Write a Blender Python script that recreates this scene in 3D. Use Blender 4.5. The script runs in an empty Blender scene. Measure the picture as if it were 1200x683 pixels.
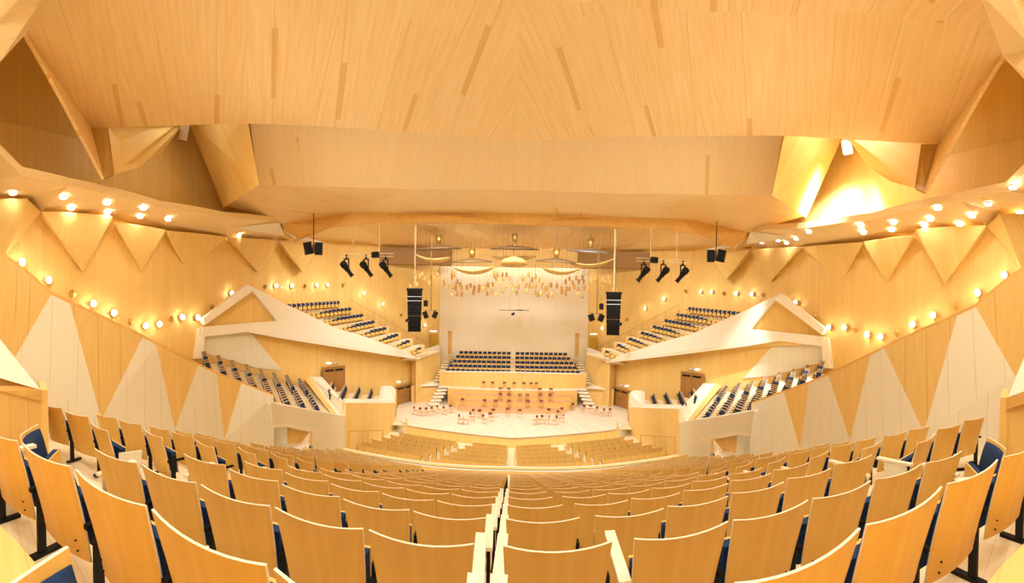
# Concert hall in timber: eye of the viewer is the origin, metres, +Y towards the stage, +Z up.
import bpy, bmesh, math, random
from mathutils import Vector, Matrix
rnd = random.Random(7)
SC = bpy.context.scene
COL = SC.collection
pi = math.pi

# ------------------------------------------------------------------ materials
def _nodes(name):
    m = bpy.data.materials.new(name); m.use_nodes = True
    nt = m.node_tree
    return m, nt, nt.nodes['Principled BSDF']

def plain(name, col, rough=.5, metal=0., spec=.5):
    m, nt, b = _nodes(name)
    b.inputs['Base Color'].default_value = (*col, 1); b.inputs['Roughness'].default_value = rough
    b.inputs['Metallic'].default_value = metal; b.inputs['Specular IOR Level'].default_value = spec
    return m

def wood(name, c1, c2, plank=.25, length=3., seam=.5, grain=26., rough=.45, board=.5, spec=.25, strips=0.):
    """veneer planks laid along the UV v axis (UVs are metres)"""
    m, nt, b = _nodes(name)
    N = nt.nodes.new; L = nt.links.new
    def math_(op, a, bb=None, clamp=False):
        n = N('ShaderNodeMath'); n.operation = op; n.use_clamp = clamp
        for i, v in enumerate((a, bb)):
            if v is None: continue
            if isinstance(v, (int, float)): n.inputs[i].default_value = v
            else: L(v, n.inputs[i])
        return n.outputs[0]
    uv = N('ShaderNodeUVMap'); uv.uv_map = 'UVMap'
    sep = N('ShaderNodeSeparateXYZ'); L(uv.outputs[0], sep.inputs[0])
    u, v = sep.outputs[0], sep.outputs[1]
    up = math_('DIVIDE', u, plank); ui = math_('FLOOR', up); uf = math_('FRACT', up)
    w0 = N('ShaderNodeTexWhiteNoise'); w0.noise_dimensions = '1D'; L(ui, w0.inputs['W'])
    vp = math_('ADD', math_('DIVIDE', v, length), math_('MULTIPLY', w0.outputs['Value'], 7.3)); vi = math_('FLOOR', vp); vf = math_('FRACT', vp)
    cmb = N('ShaderNodeCombineXYZ'); L(ui, cmb.inputs[0]); L(vi, cmb.inputs[1])
    w1 = N('ShaderNodeTexWhiteNoise'); w1.noise_dimensions = '2D'; L(cmb.outputs[0], w1.inputs['Vector'])
    # grain, stretched along the plank and shifted per plank
    c2n = N('ShaderNodeCombineXYZ'); L(math_('MULTIPLY', u, grain), c2n.inputs[0]); L(math_('MULTIPLY', v, grain * .05), c2n.inputs[1]); L(math_('MULTIPLY', w1.outputs['Value'], 40.), c2n.inputs[2])
    g = N('ShaderNodeTexNoise'); g.inputs['Scale'].default_value = 1.; g.inputs['Detail'].default_value = 3.; g.inputs['Roughness'].default_value = .6
    L(c2n.outputs[0], g.inputs['Vector'])
    gc = math_('ADD', math_('MULTIPLY', math_('SUBTRACT', g.outputs['Fac'], .5), 2.6), .5, True)
    fac = math_('ADD', math_('MULTIPLY', gc, 1. - board), math_('MULTIPLY', w1.outputs['Value'], board), True)
    mx = N('ShaderNodeMix'); mx.data_type = 'RGBA'
    mx.inputs[6].default_value = (*c1, 1); mx.inputs[7].default_value = (*c2, 1); L(fac, mx.inputs[0])
    col = mx.outputs[2]
    if strips:     # odd narrow laths of darker veneer let into the boards
        si = math_('FLOOR', math_('DIVIDE', u, .21)); w2 = N('ShaderNodeTexWhiteNoise'); w2.noise_dimensions = '1D'; L(si, w2.inputs['W'])
        sv = math_('FLOOR', math_('ADD', math_('DIVIDE', v, 3.1), math_('MULTIPLY', w2.outputs['Value'], 9.)))
        c3 = N('ShaderNodeCombineXYZ'); L(si, c3.inputs[0]); L(sv, c3.inputs[1]); w3 = N('ShaderNodeTexWhiteNoise'); w3.noise_dimensions = '2D'; L(c3.outputs[0], w3.inputs['Vector'])
        m3 = N('ShaderNodeMix'); m3.data_type = 'RGBA'; m3.inputs[7].default_value = (c2[0] * .86, c2[1] * .72, c2[2] * .45, 1)
        L(math_('MULTIPLY', math_('GREATER_THAN', w3.outputs['Value'], 1. - strips), .6), m3.inputs[0]); L(col, m3.inputs[6]); col = m3.outputs[2]
    if seam > 0:
        e = math_('MINIMUM', uf, math_('SUBTRACT', 1., uf)); e = math_('MULTIPLY', e, plank)
        s1 = math_('LESS_THAN', e, .004 if plank < .6 else .007)
        mm = N('ShaderNodeMix'); mm.data_type = 'RGBA'; mm.inputs[7].default_value = (c2[0] * .45, c2[1] * .38, c2[2] * .3, 1)
        L(math_('MULTIPLY', s1, seam), mm.inputs[0]); L(col, mm.inputs[6]); col = mm.outputs[2]
    L(col, b.inputs['Base Color'])
    b.inputs['Roughness'].default_value = rough; b.inputs['Specular IOR Level'].default_value = spec
    return m

def fabric(name, c1, c2):
    m, nt, b = _nodes(name)
    n = nt.nodes.new('ShaderNodeTexNoise'); n.inputs['Scale'].default_value = 60.
    tc = nt.nodes.new('ShaderNodeTexCoord'); nt.links.new(tc.outputs['Object'], n.inputs['Vector'])
    mx = nt.nodes.new('ShaderNodeMix'); mx.data_type = 'RGBA'; mx.inputs[6].default_value = (*c1, 1); mx.inputs[7].default_value = (*c2, 1)
    nt.links.new(n.outputs['Fac'], mx.inputs[0]); nt.links.new(mx.outputs[2], b.inputs['Base Color'])
    b.inputs['Roughness'].default_value = .85; b.inputs['Specular IOR Level'].default_value = .2
    return m

def glow(name, col, s):
    m, nt, b = _nodes(name)
    b.inputs['Base Color'].default_value = (*col, 1); b.inputs['Emission Color'].default_value = (*col, 1); b.inputs['Emission Strength'].default_value = s
    return m

MT = dict(
    wall=wood('honey_maple_boards', (.90, .67, .265), (.84, .575, .185), plank=.3, length=4.5, seam=.4),
    ceil=wood('ceiling_maple_boards', (.94, .735, .40), (.86, .59, .255), plank=1.9, length=40., seam=.5, grain=9., board=.25, strips=.017),
    fascia=wood('ceiling_fascia_boards', (.93, .75, .44), (.88, .66, .34), plank=.7, length=8., seam=.22, board=.3, strips=.008),
    honey=wood('honey_wood_panel', (.84, .62, .25), (.76, .52, .17), plank=.6, length=5., seam=.5, board=.3),
    pale=wood('pale_wood_panel', (.87, .865, .745), (.84, .82, .68), plank=.6, length=5., seam=.35, board=.3),
    back=wood('pale_stage_boards', (.91, .86, .70), (.885, .81, .62), plank=.25, length=5., seam=.15, board=.5),
    orange=wood('orange_beech_boards', (.87, .58, .21), (.79, .49, .15), plank=.18, length=3., seam=.25),
    seat=wood('beech_plywood', (.84, .58, .18), (.78, .50, .13), plank=5., length=5., seam=0., grain=14., board=.0, rough=.35),
    edge=plain('pale_ply_edge', (.92, .85, .68), .5),
    cream=wood('cream_lacquered_maple', (.93, .90, .79), (.91, .86, .72), plank=.6, length=4., seam=.0, board=.1),
    stage=wood('bleached_stage_planks', (.90, .85, .74), (.80, .70, .55), plank=.22, length=2.6, seam=.35, board=.65, grain=14),
    floor=wood('oak_floor_boards', (.88, .78, .57), (.81, .68, .45), plank=.12, length=1.2, seam=.3, board=.5),
    riser=wood('reddish_riser_boards', (.76, .48, .26), (.68, .40, .20), plank=.15, length=2., seam=.3),
    door=wood('dark_walnut_door', (.46, .25, .08), (.38, .19, .055), plank=.45, length=3., seam=.5),
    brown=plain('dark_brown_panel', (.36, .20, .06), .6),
    navy=fabric('navy_wool', (.010, .030, .095), (.022, .055, .15)),
    red=plain('reddish_chair_plywood', (.20, .055, .022), .4),
    legwood=plain('light_chair_beech', (.62, .36, .15), .45),
    black=plain('black_metal', (.007, .007, .008), .55, 0., .25), dark=plain('charcoal_grille', (.010, .010, .009), .8, 0., .15),
    grey=plain('grey_metal', (.42, .43, .45), .35, .8),
    gold=plain('brass_gold', (.62, .40, .10), .38, .85), palegold=plain('pale_brass', (.78, .68, .42), .35, .6),
    disc=plain('bronze_disc', (.20, .125, .055), .5, .25), pend=plain('gilded_block', (.70, .42, .12), .5, .2),
    glowl=glow('lamp_glow', (1., .90, .70), 34.), dl=glow('downlight_glow', (1., .94, .82), 60.),
    sign=glow('sign_light', (1., .93, .70), 3.2), signo=plain('unlit_sign', (.80, .76, .66), .4),
    lens=plain('blue_grey_lens', (.30, .42, .60), .15),
    goldleaf=wood('gilded_boards', (.55, .34, .035), (.48, .29, .03), plank=.12, length=3., seam=.3, rough=.35),
)

# ------------------------------------------------------------------ mesh helpers
class MB:
    """collects faces with a material each, then becomes ONE mesh object"""
    def __init__(s): s.v = []; s.f = []; s.m = []; s.g = []; s.mats = []; s.sm = []; s.o = []; s.off = (0., 0.)
    def mi(s, mat):
        if mat not in s.mats: s.mats.append(mat)
        return s.mats.index(mat)
    def add(s, verts, faces, mat, grain=(0, 0, 1), smooth=False):
        o = len(s.v); s.v += [tuple(p) for p in verts]; k = s.mi(mat)
        for f in faces: s.f.append([o + i for i in f]); s.m.append(k); s.g.append(grain); s.sm.append(smooth); s.o.append(s.off)
        return s
    def box(s, c, d, mat, rot=None, grain=(0, 0, 1)):
        x, y, z = (q / 2 for q in d); vs = [Vector(p) for p in ((-x, -y, -z), (x, -y, -z), (x, y, -z), (-x, y, -z), (-x, -y, z), (x, -y, z), (x, y, z), (-x, y, z))]
        if rot is not None: vs = [rot @ p for p in vs]
        c = Vector(c)
        return s.add([p + c for p in vs], [(3, 2, 1, 0), (4, 5, 6, 7), (0, 1, 5, 4), (1, 2, 6, 5), (2, 3, 7, 6), (3, 0, 4, 7)], mat, grain)
    def lathe(s, c, prof, mat, n=16, axis=None, caps=True):
        """prof = [(r, z)]; axis: rotation matrix"""
        vs = []; fs = []; c = Vector(c)
        for r, z in prof:
            for i in range(n):
                p = Vector((r * math.cos(2 * pi * i / n), r * math.sin(2 * pi * i / n), z))
                vs.append(c + (axis @ p if axis is not None else p))
        for j in range(len(prof) - 1):
            for i in range(n):
                a = j * n + i; b = j * n + (i + 1) % n
                fs.append((a, b, b + n, a + n))
        s.add(vs, fs, mat, smooth=True)
        if caps: s.add(vs[:n], [tuple(range(n - 1, -1, -1))], mat); s.add(vs[-n:], [tuple(range(n))], mat)
        return s
    def rod(s, a, b, r, mat, n=8):
        a = Vector(a); b = Vector(b); d = b - a
        q = d.to_track_quat('Z', 'Y').to_matrix()
        return s.lathe(a, [(r, 0), (r, d.length)], mat, n, q)
    def plate(s, pts, t, mat, grain=(0, 0, 1), side=None, away=True):
        """polygon with thickness t; grows away from the hall's centre (or towards it)"""
        P = [Vector(p) for p in pts]
        s.off = (rnd.uniform(0, 50), rnd.uniform(0, 50)) if mat in (MT['ceil'], MT['fascia']) else (0., 0.)
        n = Vector((0, 0, 0))
        for i in range(len(P)): n += (P[i] - P[0]).cross(P[(i + 1) % len(P)] - P[0])
        n.normalize()
        c = sum(P, Vector()) / len(P)
        if n.dot(c) < 0: n = -n; P.reverse()
        if not away: n = -n
        Q = [p + n * t for p in P]; k = len(P)
        s.add(P, [tuple(range(k - 1, -1, -1))], mat, grain)
        s.add(Q, [tuple(range(k))], mat, grain)
        s.add(P + Q, [(i, (i + 1) % k, k + (i + 1) % k, k + i) for i in range(k)], side or mat, grain)
        return s
    def build(s, name, parent=None, loc=None, rz=None):
        me = bpy.data.meshes.new(name)
        me.from_pydata(s.v, [], s.f)
        for m in s.mats: me.materials.append(m)
        me.polygons.foreach_set('material_index', s.m)
        me.polygons.foreach_set('use_smooth', s.sm)
        uvl = me.uv_layers.new(name='UVMap'); V = s.v
        for p, g, of in zip(me.polygons, s.g, s.o):
            n = p.normal; g = Vector(g); a = g - n * n.dot(g)
            if a.length < .15: a = Vector((0, 1, 0)) - n * n.y
            if a.length < .15: a = Vector((1, 0, 0)) - n * n.x
            a.normalize(); b = a.cross(n)
            for li, vi in zip(p.loop_indices, p.vertices):
                q = Vector(V[vi]); uvl.data[li].uv = (q.dot(b) + of[0], q.dot(a) + of[1])
        bm = bmesh.new(); bm.from_mesh(me); bmesh.ops.recalc_face_normals(bm, faces=bm.faces); bm.to_mesh(me); bm.free()
        me.update()
        o = bpy.data.objects.new(name, me); COL.objects.link(o)
        if parent is not None: o.parent = parent
        if loc is not None: o.location = loc
        if rz is not None: o.rotation_euler = (0, 0, rz)
        return o

def tag(o, label=None, cat=None, group=None, kind=None):
    if label: o['label'] = label
    if cat: o['category'] = cat
    if group: o['group'] = group
    if kind: o['kind'] = kind
    return o
def struct(o): o['kind'] = 'structure'; return o
def thing(name, label, cat, loc=(0, 0, 0), rz=0., group=None):
    o = bpy.data.objects.new(name, None); COL.objects.link(o); o.empty_display_size = .2
    o.location = loc; o.rotation_euler = (0, 0, rz)
    return tag(o, label, cat, group)
KIDS = {}
def part(o, parent):
    KIDS.setdefault(parent.name, []).append(o); return o
def dup(root, loc, rz, label, group=None):
    r = root.copy(); COL.objects.link(r); r.location = loc; r.rotation_euler = (0, 0, rz); r['label'] = label
    if group: r['group'] = group
    for ch in KIDS.get(root.name, []):
        c = ch.copy(); COL.objects.link(c); c.parent = r
        for g in KIDS.get(ch.name, []):
            d = g.copy(); COL.objects.link(d); d.parent = c
    return r
def mx(p, s): return (p[0] * s, p[1], p[2])
def ml(l, s): return [mx(p, s) for p in l]
def lerp(a, b, t): return tuple(x + (y - x) * t for x, y in zip(a, b))
SIDE = {1: 'left', -1: 'right'}
ORD = ['zeroth', 'first', 'second', 'third', 'fourth', 'fifth', 'sixth', 'seventh', 'eighth', 'ninth', 'tenth', 'eleventh', 'twelfth', 'thirteenth', 'fourteenth', 'fifteenth',
       'sixteenth', 'seventeenth', 'eighteenth', 'nineteenth', 'twentieth', 'twenty-first', 'twenty-second', 'twenty-third', 'twenty-fourth', 'twenty-fifth', 'twenty-sixth',
       'twenty-seventh', 'twenty-eighth', 'twenty-ninth', 'thirtieth', 'thirty-first', 'thirty-second', 'thirty-third', 'thirty-fourth', 'thirty-fifth', 'thirty-sixth']

#@@PARTS@@
# ------------------------------------------------------------------ the ceiling and its folds
A_SIDE = [(-10.727,1.902,9.6),(-11.807,2.818,9.6),(-13.107,3.993,9.6),(-14.791,5.523,9.6)]
A_LEFT = [(-14.791,5.523,9.6),(-14.13,7.037,9.6),(-13.141,8.679,9.6),(-12.072,10.026,9.6),(-10.881,11.257,9.6)]
A_MID = [(-10.881,11.257,9.6),(-9.519,12.598,9.6),(-7.983,13.761,9.6),(-6.323,14.782,9.6),(-4.526,15.59,9.6),(-2.444,16.323,9.6)]
a0, a1, a2, a3, a4 = A_SIDE[0], A_LEFT[0], A_MID[0], A_MID[4], (0.045,16.826,9.6)
a4 = (0., a4[1], a4[2]); ab = (-8.6, -3.5, 9.6)
for s in (1, -1):
    # near slab, its boards fan towards the stage axis on either half
    mb = MB()
    SO = [(-14.13,7.037,9.6),(-10.881,11.257,9.6),(-7.983,13.761,9.6),(-5.976,14.968,9.6),(-3.523,15.994,9.6)]; SI = [(-9.156,3.947,9.6),(-6.942,7.274,9.6),(-4.888,8.789,9.6),(-2.902,9.597,9.6),(-0.886,9.933,9.6)]
    mid = ([(-13.141,8.679,9.6),(-12.072,10.026,9.6)], [(-9.519,12.598,9.6)], [(-6.999,14.387,9.6)], [(-4.755,15.528,9.6)])
    mb.plate(ml(A_SIDE + [SO[0], SI[0], (-9.456,2.467,9.6)], s), .35, MT['ceil'], (-1.6 * s, 1, 0))
    for i, k in enumerate((1.2, .86, .66, .56)): mb.plate(ml([SI[i], SO[i]] + mid[i] + [SO[i + 1], SI[i + 1]], s), .35, MT['ceil'], (-k * s, 1, 0))
    mb.plate(ml([SI[4], SO[4], (-2.444,16.323,9.6), (-1.256,16.621,9.6), a4, (0, SI[4][1] - .2, 9.6)], s), .35, MT['ceil'], (-.43 * s, 1, 0))
    mb.plate(ml([ab, (-10.727,1.902,9.6), (-9.456,2.467,9.6)] + SI + [(0, SI[4][1] - .2, 9.6), (0, -3.5, 9.6)], s), .35, MT['ceil'], (-.6 * s, 1, 0))
    struct(mb.build('ceiling'))
    # downstand fin on the slab's outer edge
    f0 = (-13.772,5.686,6.934); e1 = (-14.071,6.009,9.287); e2 = (-14.162,6.301,7.392)
    mb = MB(); FB = [a0, (-11.252,2.821,8.727), (-12.537,4.132,8.039), f0]
    for i in range(3): mb.plate(ml([A_SIDE[i], A_SIDE[i + 1], FB[i + 1], FB[i]][:4 if i else 3], s), .12, MT['ceil'], (.35 * s, 1, 0)); mb.plate(ml([a1, e1, e2, f0], s), .12, MT['wall'])
    struct(mb.build('ceiling_fin'))
    # corner beam over the side aisle
    mb = MB(); mb.plate(ml([(-9.489,-0.459,6.63), (-10.143,1.076,8.212), (-10.191,1.806,9.071), (-9.176,2.038,9.07), (-8.328,2.144,9.139), (-8.49,1.372,9.175), (-9.562,0.849,8.676), (-9.191,-0.414,7.574)], s), .5, MT['fascia'], (.3 * s, 1, 0))
    struct(mb.build('ceiling_beam'))
    # recess panels above the shelf
    mb = MB()
    mb.plate(ml([(-14.607,6.28,9.65), (-14.861,10.507,11.281), (-15.078,10.547,11.099), (-15.434,9.645,9.73), (-15.139,8.164,8.51), (-14.602,6.54,7.629)], s), .15, MT['wall'], (.6 * s, .8, .4))
    mb.plate(ml([(-16.938,12.414,13.112), (-10.981,11.361,9.839), (-11.095,12.213,7.271)], s), .03, MT['wall'], (.5 * s, .6, -.6)); mb.plate(ml([(-16.938,12.414,13.112), (-11.095,12.213,7.271), (-16.352,14.717,8.328)], s), .03, MT['wall'], (.5 * s, .6, -.6))
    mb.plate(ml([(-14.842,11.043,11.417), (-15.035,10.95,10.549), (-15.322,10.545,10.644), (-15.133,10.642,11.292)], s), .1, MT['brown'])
    struct(mb.build('ceiling_recess_panel'))
    # second slab: tilted fascia between the near slab and the middle ceiling
    B0 = (-10.772,11.145,9.615); B1 = (-13.448,14.803,8.813); B2 = (-6.222,19.743,8.906); B3 = (0, 21.0, 9.09)
    t0 = (a2[0], a2[1] + .35, 9.98); t1 = (a3[0], a3[1] + .35, 9.98); t2 = (0, a4[1] + .35, 9.98)
    BL = [B1, (-11.378,16.69,8.824), (-8.908,18.352,8.849), B2, (-3.05,20.676,9.015), B3]
    TL = [(v[0] * 1.045, v[1] * 1.045 + .15, 10.25) for v in (A_MID[0], A_MID[1], A_MID[3], A_MID[4], A_MID[5], a4)]; TL[-1] = (0, TL[-1][1], 10.25)
    mb = MB()
    for i in range(5): mb.plate(ml([BL[i], TL[i], TL[i + 1], BL[i + 1]], s), .12, MT['fascia'], tuple(mx([BL[i][q] + BL[i + 1][q] - TL[i][q] - TL[i + 1][q] for q in range(3)], s)))
    struct(mb.build('ceiling_tilted_panel'))
    # middle ceiling and the hanging lip before the stage
    C0 = (-16.723,15.053,8.681); C1 = (-17.115,21.525,9.125); C2 = (-11.455,22.221,9.091); C3 = (0, 25.5, 9.37)
    L1 = (-16.906,22.944,8.003); L2 = (-12.626,21.809,8.121); L2b = (-9.64,23.283,8.384); L3 = (0, 25.5, 8.56)
    mb = MB(); mb.plate(ml(BL[:4] + [C2, C1, C0], s), .12, MT['ceil'], (.7 * s, 1, 0)); mb.plate(ml(BL[3:] + [C3, (-3.682,25.132,9.235), (-7.853,23.945,9.134), C2], s), .12, MT['fascia'], (-.22 * s, 1, 0))
    struct(mb.build('ceiling_middle'))
    mb = MB(); mb.plate(ml([C3, (-3.682,25.132,9.235), (-7.853,23.945,9.134), C2, L2, L2b, (-6.391,24.48,8.453), (-3.363,25.176,8.469), L3], s), .15, MT['orange'], (-.35 * s, 0, 1)); mb.plate(ml([C2, C1, L1, L2], s), .15, MT['orange'], (-.5 * s, 0, 1))
    mb.plate(ml([(0, 25.75, 9.3), (C2[0], C2[1] + .3, 9.1), (C2[0], C2[1] + .3, 12.2), (0, 25.75, 12.2)], s), .1, MT['wall'])
    mb.plate(ml([(C2[0], C2[1] + .3, 9.1), (C1[0], C1[1] + .3, 9.3), (C1[0], C1[1] + .3, 12.2), (C2[0], C2[1] + .3, 12.2)], s), .1, MT['wall'])
    struct(mb.build('ceiling_lip'))
    # ceiling over the stage
    K0 = (-20.9, 26.5, 9.9); K1 = (-19.6, 35., 11.3); K2 = (-10.6, 48.6, 12.5)
    mb = MB(); mb.plate(ml([(0, 25.7, 12), (C2[0], C2[1] + .2, 12), (C1[0], C1[1], 11.), K0, K1, K2, (0, 48.6, 12.6)], s), .2, MT['ceil'], (.25 * s, 1, 0))
    struct(mb.build('ceiling_stage'))
    # dark service boxes above the stage wall
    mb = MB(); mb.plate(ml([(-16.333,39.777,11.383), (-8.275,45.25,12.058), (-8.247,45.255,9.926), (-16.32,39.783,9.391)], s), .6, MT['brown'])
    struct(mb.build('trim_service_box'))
    mb = MB(); mb.plate(ml([(-8.329,45.545,12.137), (0, 46.3, 12.2), (0, 46.3, 9.9), (-8.301,45.55,9.99)], s), .4, MT['wall'], (1, 0, 0))
    struct(mb.build('trim_stage_header'))

    # ------------------------------------------------------------------ outer walls, soffit shelf, hanging triangles
    W = [(-15.6, -4.), (-16., 1.5), (-20.9, 26.5), (-19.6, 35.), (-10.6, 48.6)]
    mb = MB()
    for (x0, y0), (x1, y1), zt in zip(W, W[1:], (7.2, 10.2, 11.6, 13)):
        mb.plate(ml([(x0, y0, -8.5), (x1, y1, -8.5), (x1, y1, zt), (x0, y0, zt)], s), .2, MT['wall'])
    struct(mb.build('wall_' + SIDE[s]))
    # upper recess wall behind the shelf
    mb = MB(); R = [(-15.2, -4.), (-16.6, 1.), (-18.9, 20.), (-20.5, 27.)]
    for (x0, y0), (x1, y1) in zip(R, R[1:]):
        zb = lambda y: 6.95 + .065 * max(y, 0) + .0035 * max(y - 10, 0) ** 2
        mb.plate(ml([(x0, y0, zb(y0)), (x1, y1, zb(y1)), (x1, y1, 14.6), (x0, y0, 14.6)], s), .2, MT['wall'])
    struct(mb.build('wall_recess_' + SIDE[s]))
    # shelf (soffit) with the downlights: outer edge on the wall, inner edge over the gallery
    so = [(-15.8, -3., 6.75), (-16.261,2.834,6.764), (-16.386,3.468,6.238), (-17.198,7.612,6.649), (-17.952,11.46,6.705), (-19.147,17.556,7.629), (-20.709,25.524,9.392)]
    si = [(-12.0,-0.011,7.657), (-13.038,2.062,6.312), (-13.613,4.04,6.33), (-14.501,6.521,6.621), (-15.011,9.189,6.697), (-15.577,14.084,7.34), (-16.907,21.052,9.09)]
    mb = MB()
    for i in range(6):
        mb.plate(ml([so[i], so[i + 1], si[i + 1]], s), .14, MT['fascia'], (.8 * s, .45, 0)); mb.plate(ml([so[i], si[i + 1], si[i]], s), .14, MT['fascia'], (.8 * s, .45, 0))
        up = [(p[0], p[1], p[2] + .34) for p in si]
        mb.plate(ml([si[i], si[i + 1], up[i + 1], up[i]], s), .1, MT['fascia'], (0, 1, 0))
    struct(mb.build('ceiling_shelf_' + SIDE[s]))
    # coves at the shelf's stage end, their bright lighting put into cream colour
    mb = MB(); mb.plate(ml([(-17.366,16.566,7.686), (-16.594,20.662,8.858), (-16.649,21.256,8.042), (-17.29,20.477,8.115)], s), .12, MT['cream']); mb.plate(ml([(-17.211,22.086,8.747), (-16.609,22.542,8.475), (-15.399,25.162,8.215), (-16.609,22.542,8.067)], s), .12, MT['cream'])
    struct(mb.build('trim_light_cove'))
    # triangular boards hanging from the shelf along the wall
    TR = [([(-15.398,0.275,6.301), (-15.467,2.695,6.434), (-16.02,1.608,3.955)], (-16.24,3.438,6.223)),
          ([(-15.645,3.351,5.958), (-16.477,7.245,6.408), (-16.58,5.599,3.527)], None), ([(-16.444,7.322,6.1), (-17.053,10.828,6.36), (-17.507,9.461,3.955)], None),
          ([(-17.027,10.869,6.31), (-18.468,16.85,7.342), (-18.56,13.414,4.459)], None), ([(-18.532,17.076,7.4), (-19.78,24.258,8.792), (-19.707,21.547,5.645)], None), ([(-19.727,24.558,8.847), (-18.582,29.068,9.019), (-19.662,28.105,6.623)], None)]
    for (p, q, r), e in TR:
        mb = MB()
        out = lambda v, d: (v[0] * (1 + d / 17), v[1] * (1 + d / 17), v[2])
        top = [p, q]; bk = [out(p, 1.3), out(q, 1.3)]
        bkp, bkq = ((*bk[0][:2], p[2]), (*bk[1][:2], q[2]))
        mb.plate(ml([p, q, r], s), .06, MT['honey' if e else 'wall'], (.9 * s, .25, .25))
        mb.plate(ml([q, e or bkq, r], s), .06, MT['wall'], (0, 0, 1)); mb.plate(ml([p, bkp, r], s), .06, MT['wall'], (0, 0, 1)); mb.plate(ml([p, q, bkq, bkp], s), .05, MT['wall'])
        struct(mb.build('trim_triangle_board'))

    # ------------------------------------------------------------------ folded parapet round the seating tier
    T = [(-6.596,-0.22,2.194), (-6.73,0.974,1.48), (-6.762,1.606,0.953), (-6.81,2.01,0.774), (-7.214,3.898,0.077), (-7.314,4.331,-0.114), (-8.166,6.278,-0.764), (-8.495,7.299,-1.114), (-8.659,8.594,-1.553), (-8.452,10.14,-2.179)]
    Bt = [(-6.399,-0.124,-0.588), (-6.556,0.759,-0.382), (-6.706,2.621,-1.657), (-7.496,4.981,-2.347), (-8.339,7.476,-3.274), (-8.327,9.983,-4.235)]
    def low(p): return (p[0], p[1], p[2] - 1.6)
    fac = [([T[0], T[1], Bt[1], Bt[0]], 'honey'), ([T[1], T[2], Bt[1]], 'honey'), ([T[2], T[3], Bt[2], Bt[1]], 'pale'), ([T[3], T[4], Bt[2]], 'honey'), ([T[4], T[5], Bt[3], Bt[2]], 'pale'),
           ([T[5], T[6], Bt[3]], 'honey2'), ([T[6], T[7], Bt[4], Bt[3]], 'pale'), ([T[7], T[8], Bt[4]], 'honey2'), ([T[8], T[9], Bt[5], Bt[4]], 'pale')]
    mb = MB()
    for pts, mt in fac: mb.plate(ml(pts, s), .12, MT['wall' if mt == 'honey2' else mt], (.1, .1, 1))  # facets alternate between a pale and a honey wood tone
    for p, q in zip(Bt, Bt[1:]): mb.plate(ml([p, q, low(q), low(p)], s), .12, MT['pale'])
    struct(mb.build('wall_parapet_' + SIDE[s]))
    # gallery deck behind the parapet, rail cap along it
    mb = MB()
    for i in range(9):
        p, q = T[i], T[i + 1]; P2 = (-15.89,-0.561,4.04); 
        wx = lambda y: -16. - (y - 1.5) * .196
        pz, qz = min(p[2] - .25, 1.3), min(q[2] - .25, 1.3)
        yp, yq = p[1] * 1.45 + 1.2, q[1] * 1.45 + 1.2
        mb.plate(ml([(p[0] * 1.05, p[1] * 1.05, pz), (q[0] * 1.05, q[1] * 1.05, qz), (wx(yq), yq, min(qz + .2, 1.4)), (wx(yp), yp, min(pz + .2, 1.4))], s), .1, MT['floor'], (1, 0, 0))
    struct(mb.build('floor_gallery_' + SIDE[s]))
    mb = MB()
    for p, q in zip(T, T[1:]):
        o = lambda v: (v[0] * 1.03, v[1] * 1.03, v[2] + .02)
        mb.plate(ml([p, q, (q[0], q[1], q[2] + .07), (p[0], p[1], p[2] + .07)], s), .16, MT['orange'], (0, 1, 0))
    struct(mb.build('trim_parapet_rail'))
    # low end wall beside the tier with its cream cap
    mb = MB(); dx = 0 if s == 1 else -.13
    w1 = (-4.658,0.929,-0.658); w2 = (-4.336,0.346,-0.443); w2b = (-4.196,-0.183,-0.279); w3 = (-5.282,0.435,0.065); w3b = (-5.596,-0.215,0.735)
    if s == -1: w1 = (-4.559,0.613,-0.566)
    mb.plate(ml([w1, w2, w2b, (w2b[0], w2b[1], -2.6), (w2[0], w2[1], -2.6), (w1[0], w1[1], -2.6)], s), .1, MT['wall'])
    mb.plate(ml([w1, w2, w2b, w3b, w3], s), .05, MT['cream'], (1, 0, 0), away=True)
    mb.plate(ml([(w1[0], w1[1], w1[2] - .16), (w2[0], w2[1], w2[2] - .16), (w2b[0], w2b[1], w2b[2] - .16), w2b, w2, w1], s), .03, MT['orange'], (1, 0, 0), away=False)
    mb.plate(ml([w1, (w1[0] * 1.25, w1[1] * 1.22, w1[2]), (w1[0] * 1.25, w1[1] * 1.22, -2.9), (w1[0], w1[1], -2.9)], s), .1, MT['wall'])
    struct(mb.build('wall_tier_end_' + SIDE[s]))

# ------------------------------------------------------------------ back of the hall (behind the viewer) and lid
mb = MB(); mb.plate([(-16, -4, -2), (16, -4, -2), (16, -4, 14.6), (-16, -4, 14.6)], .2, MT['wall']); struct(mb.build('wall_rear'))
mb = MB(); mb.add([(-24, -4.2, 14.6), (24, -4.2, 14.6), (24, 50, 14.6), (-24, 50, 14.6)], [(0, 1, 2, 3)], MT['wall']); struct(mb.build('ceiling_roof'))

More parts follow.
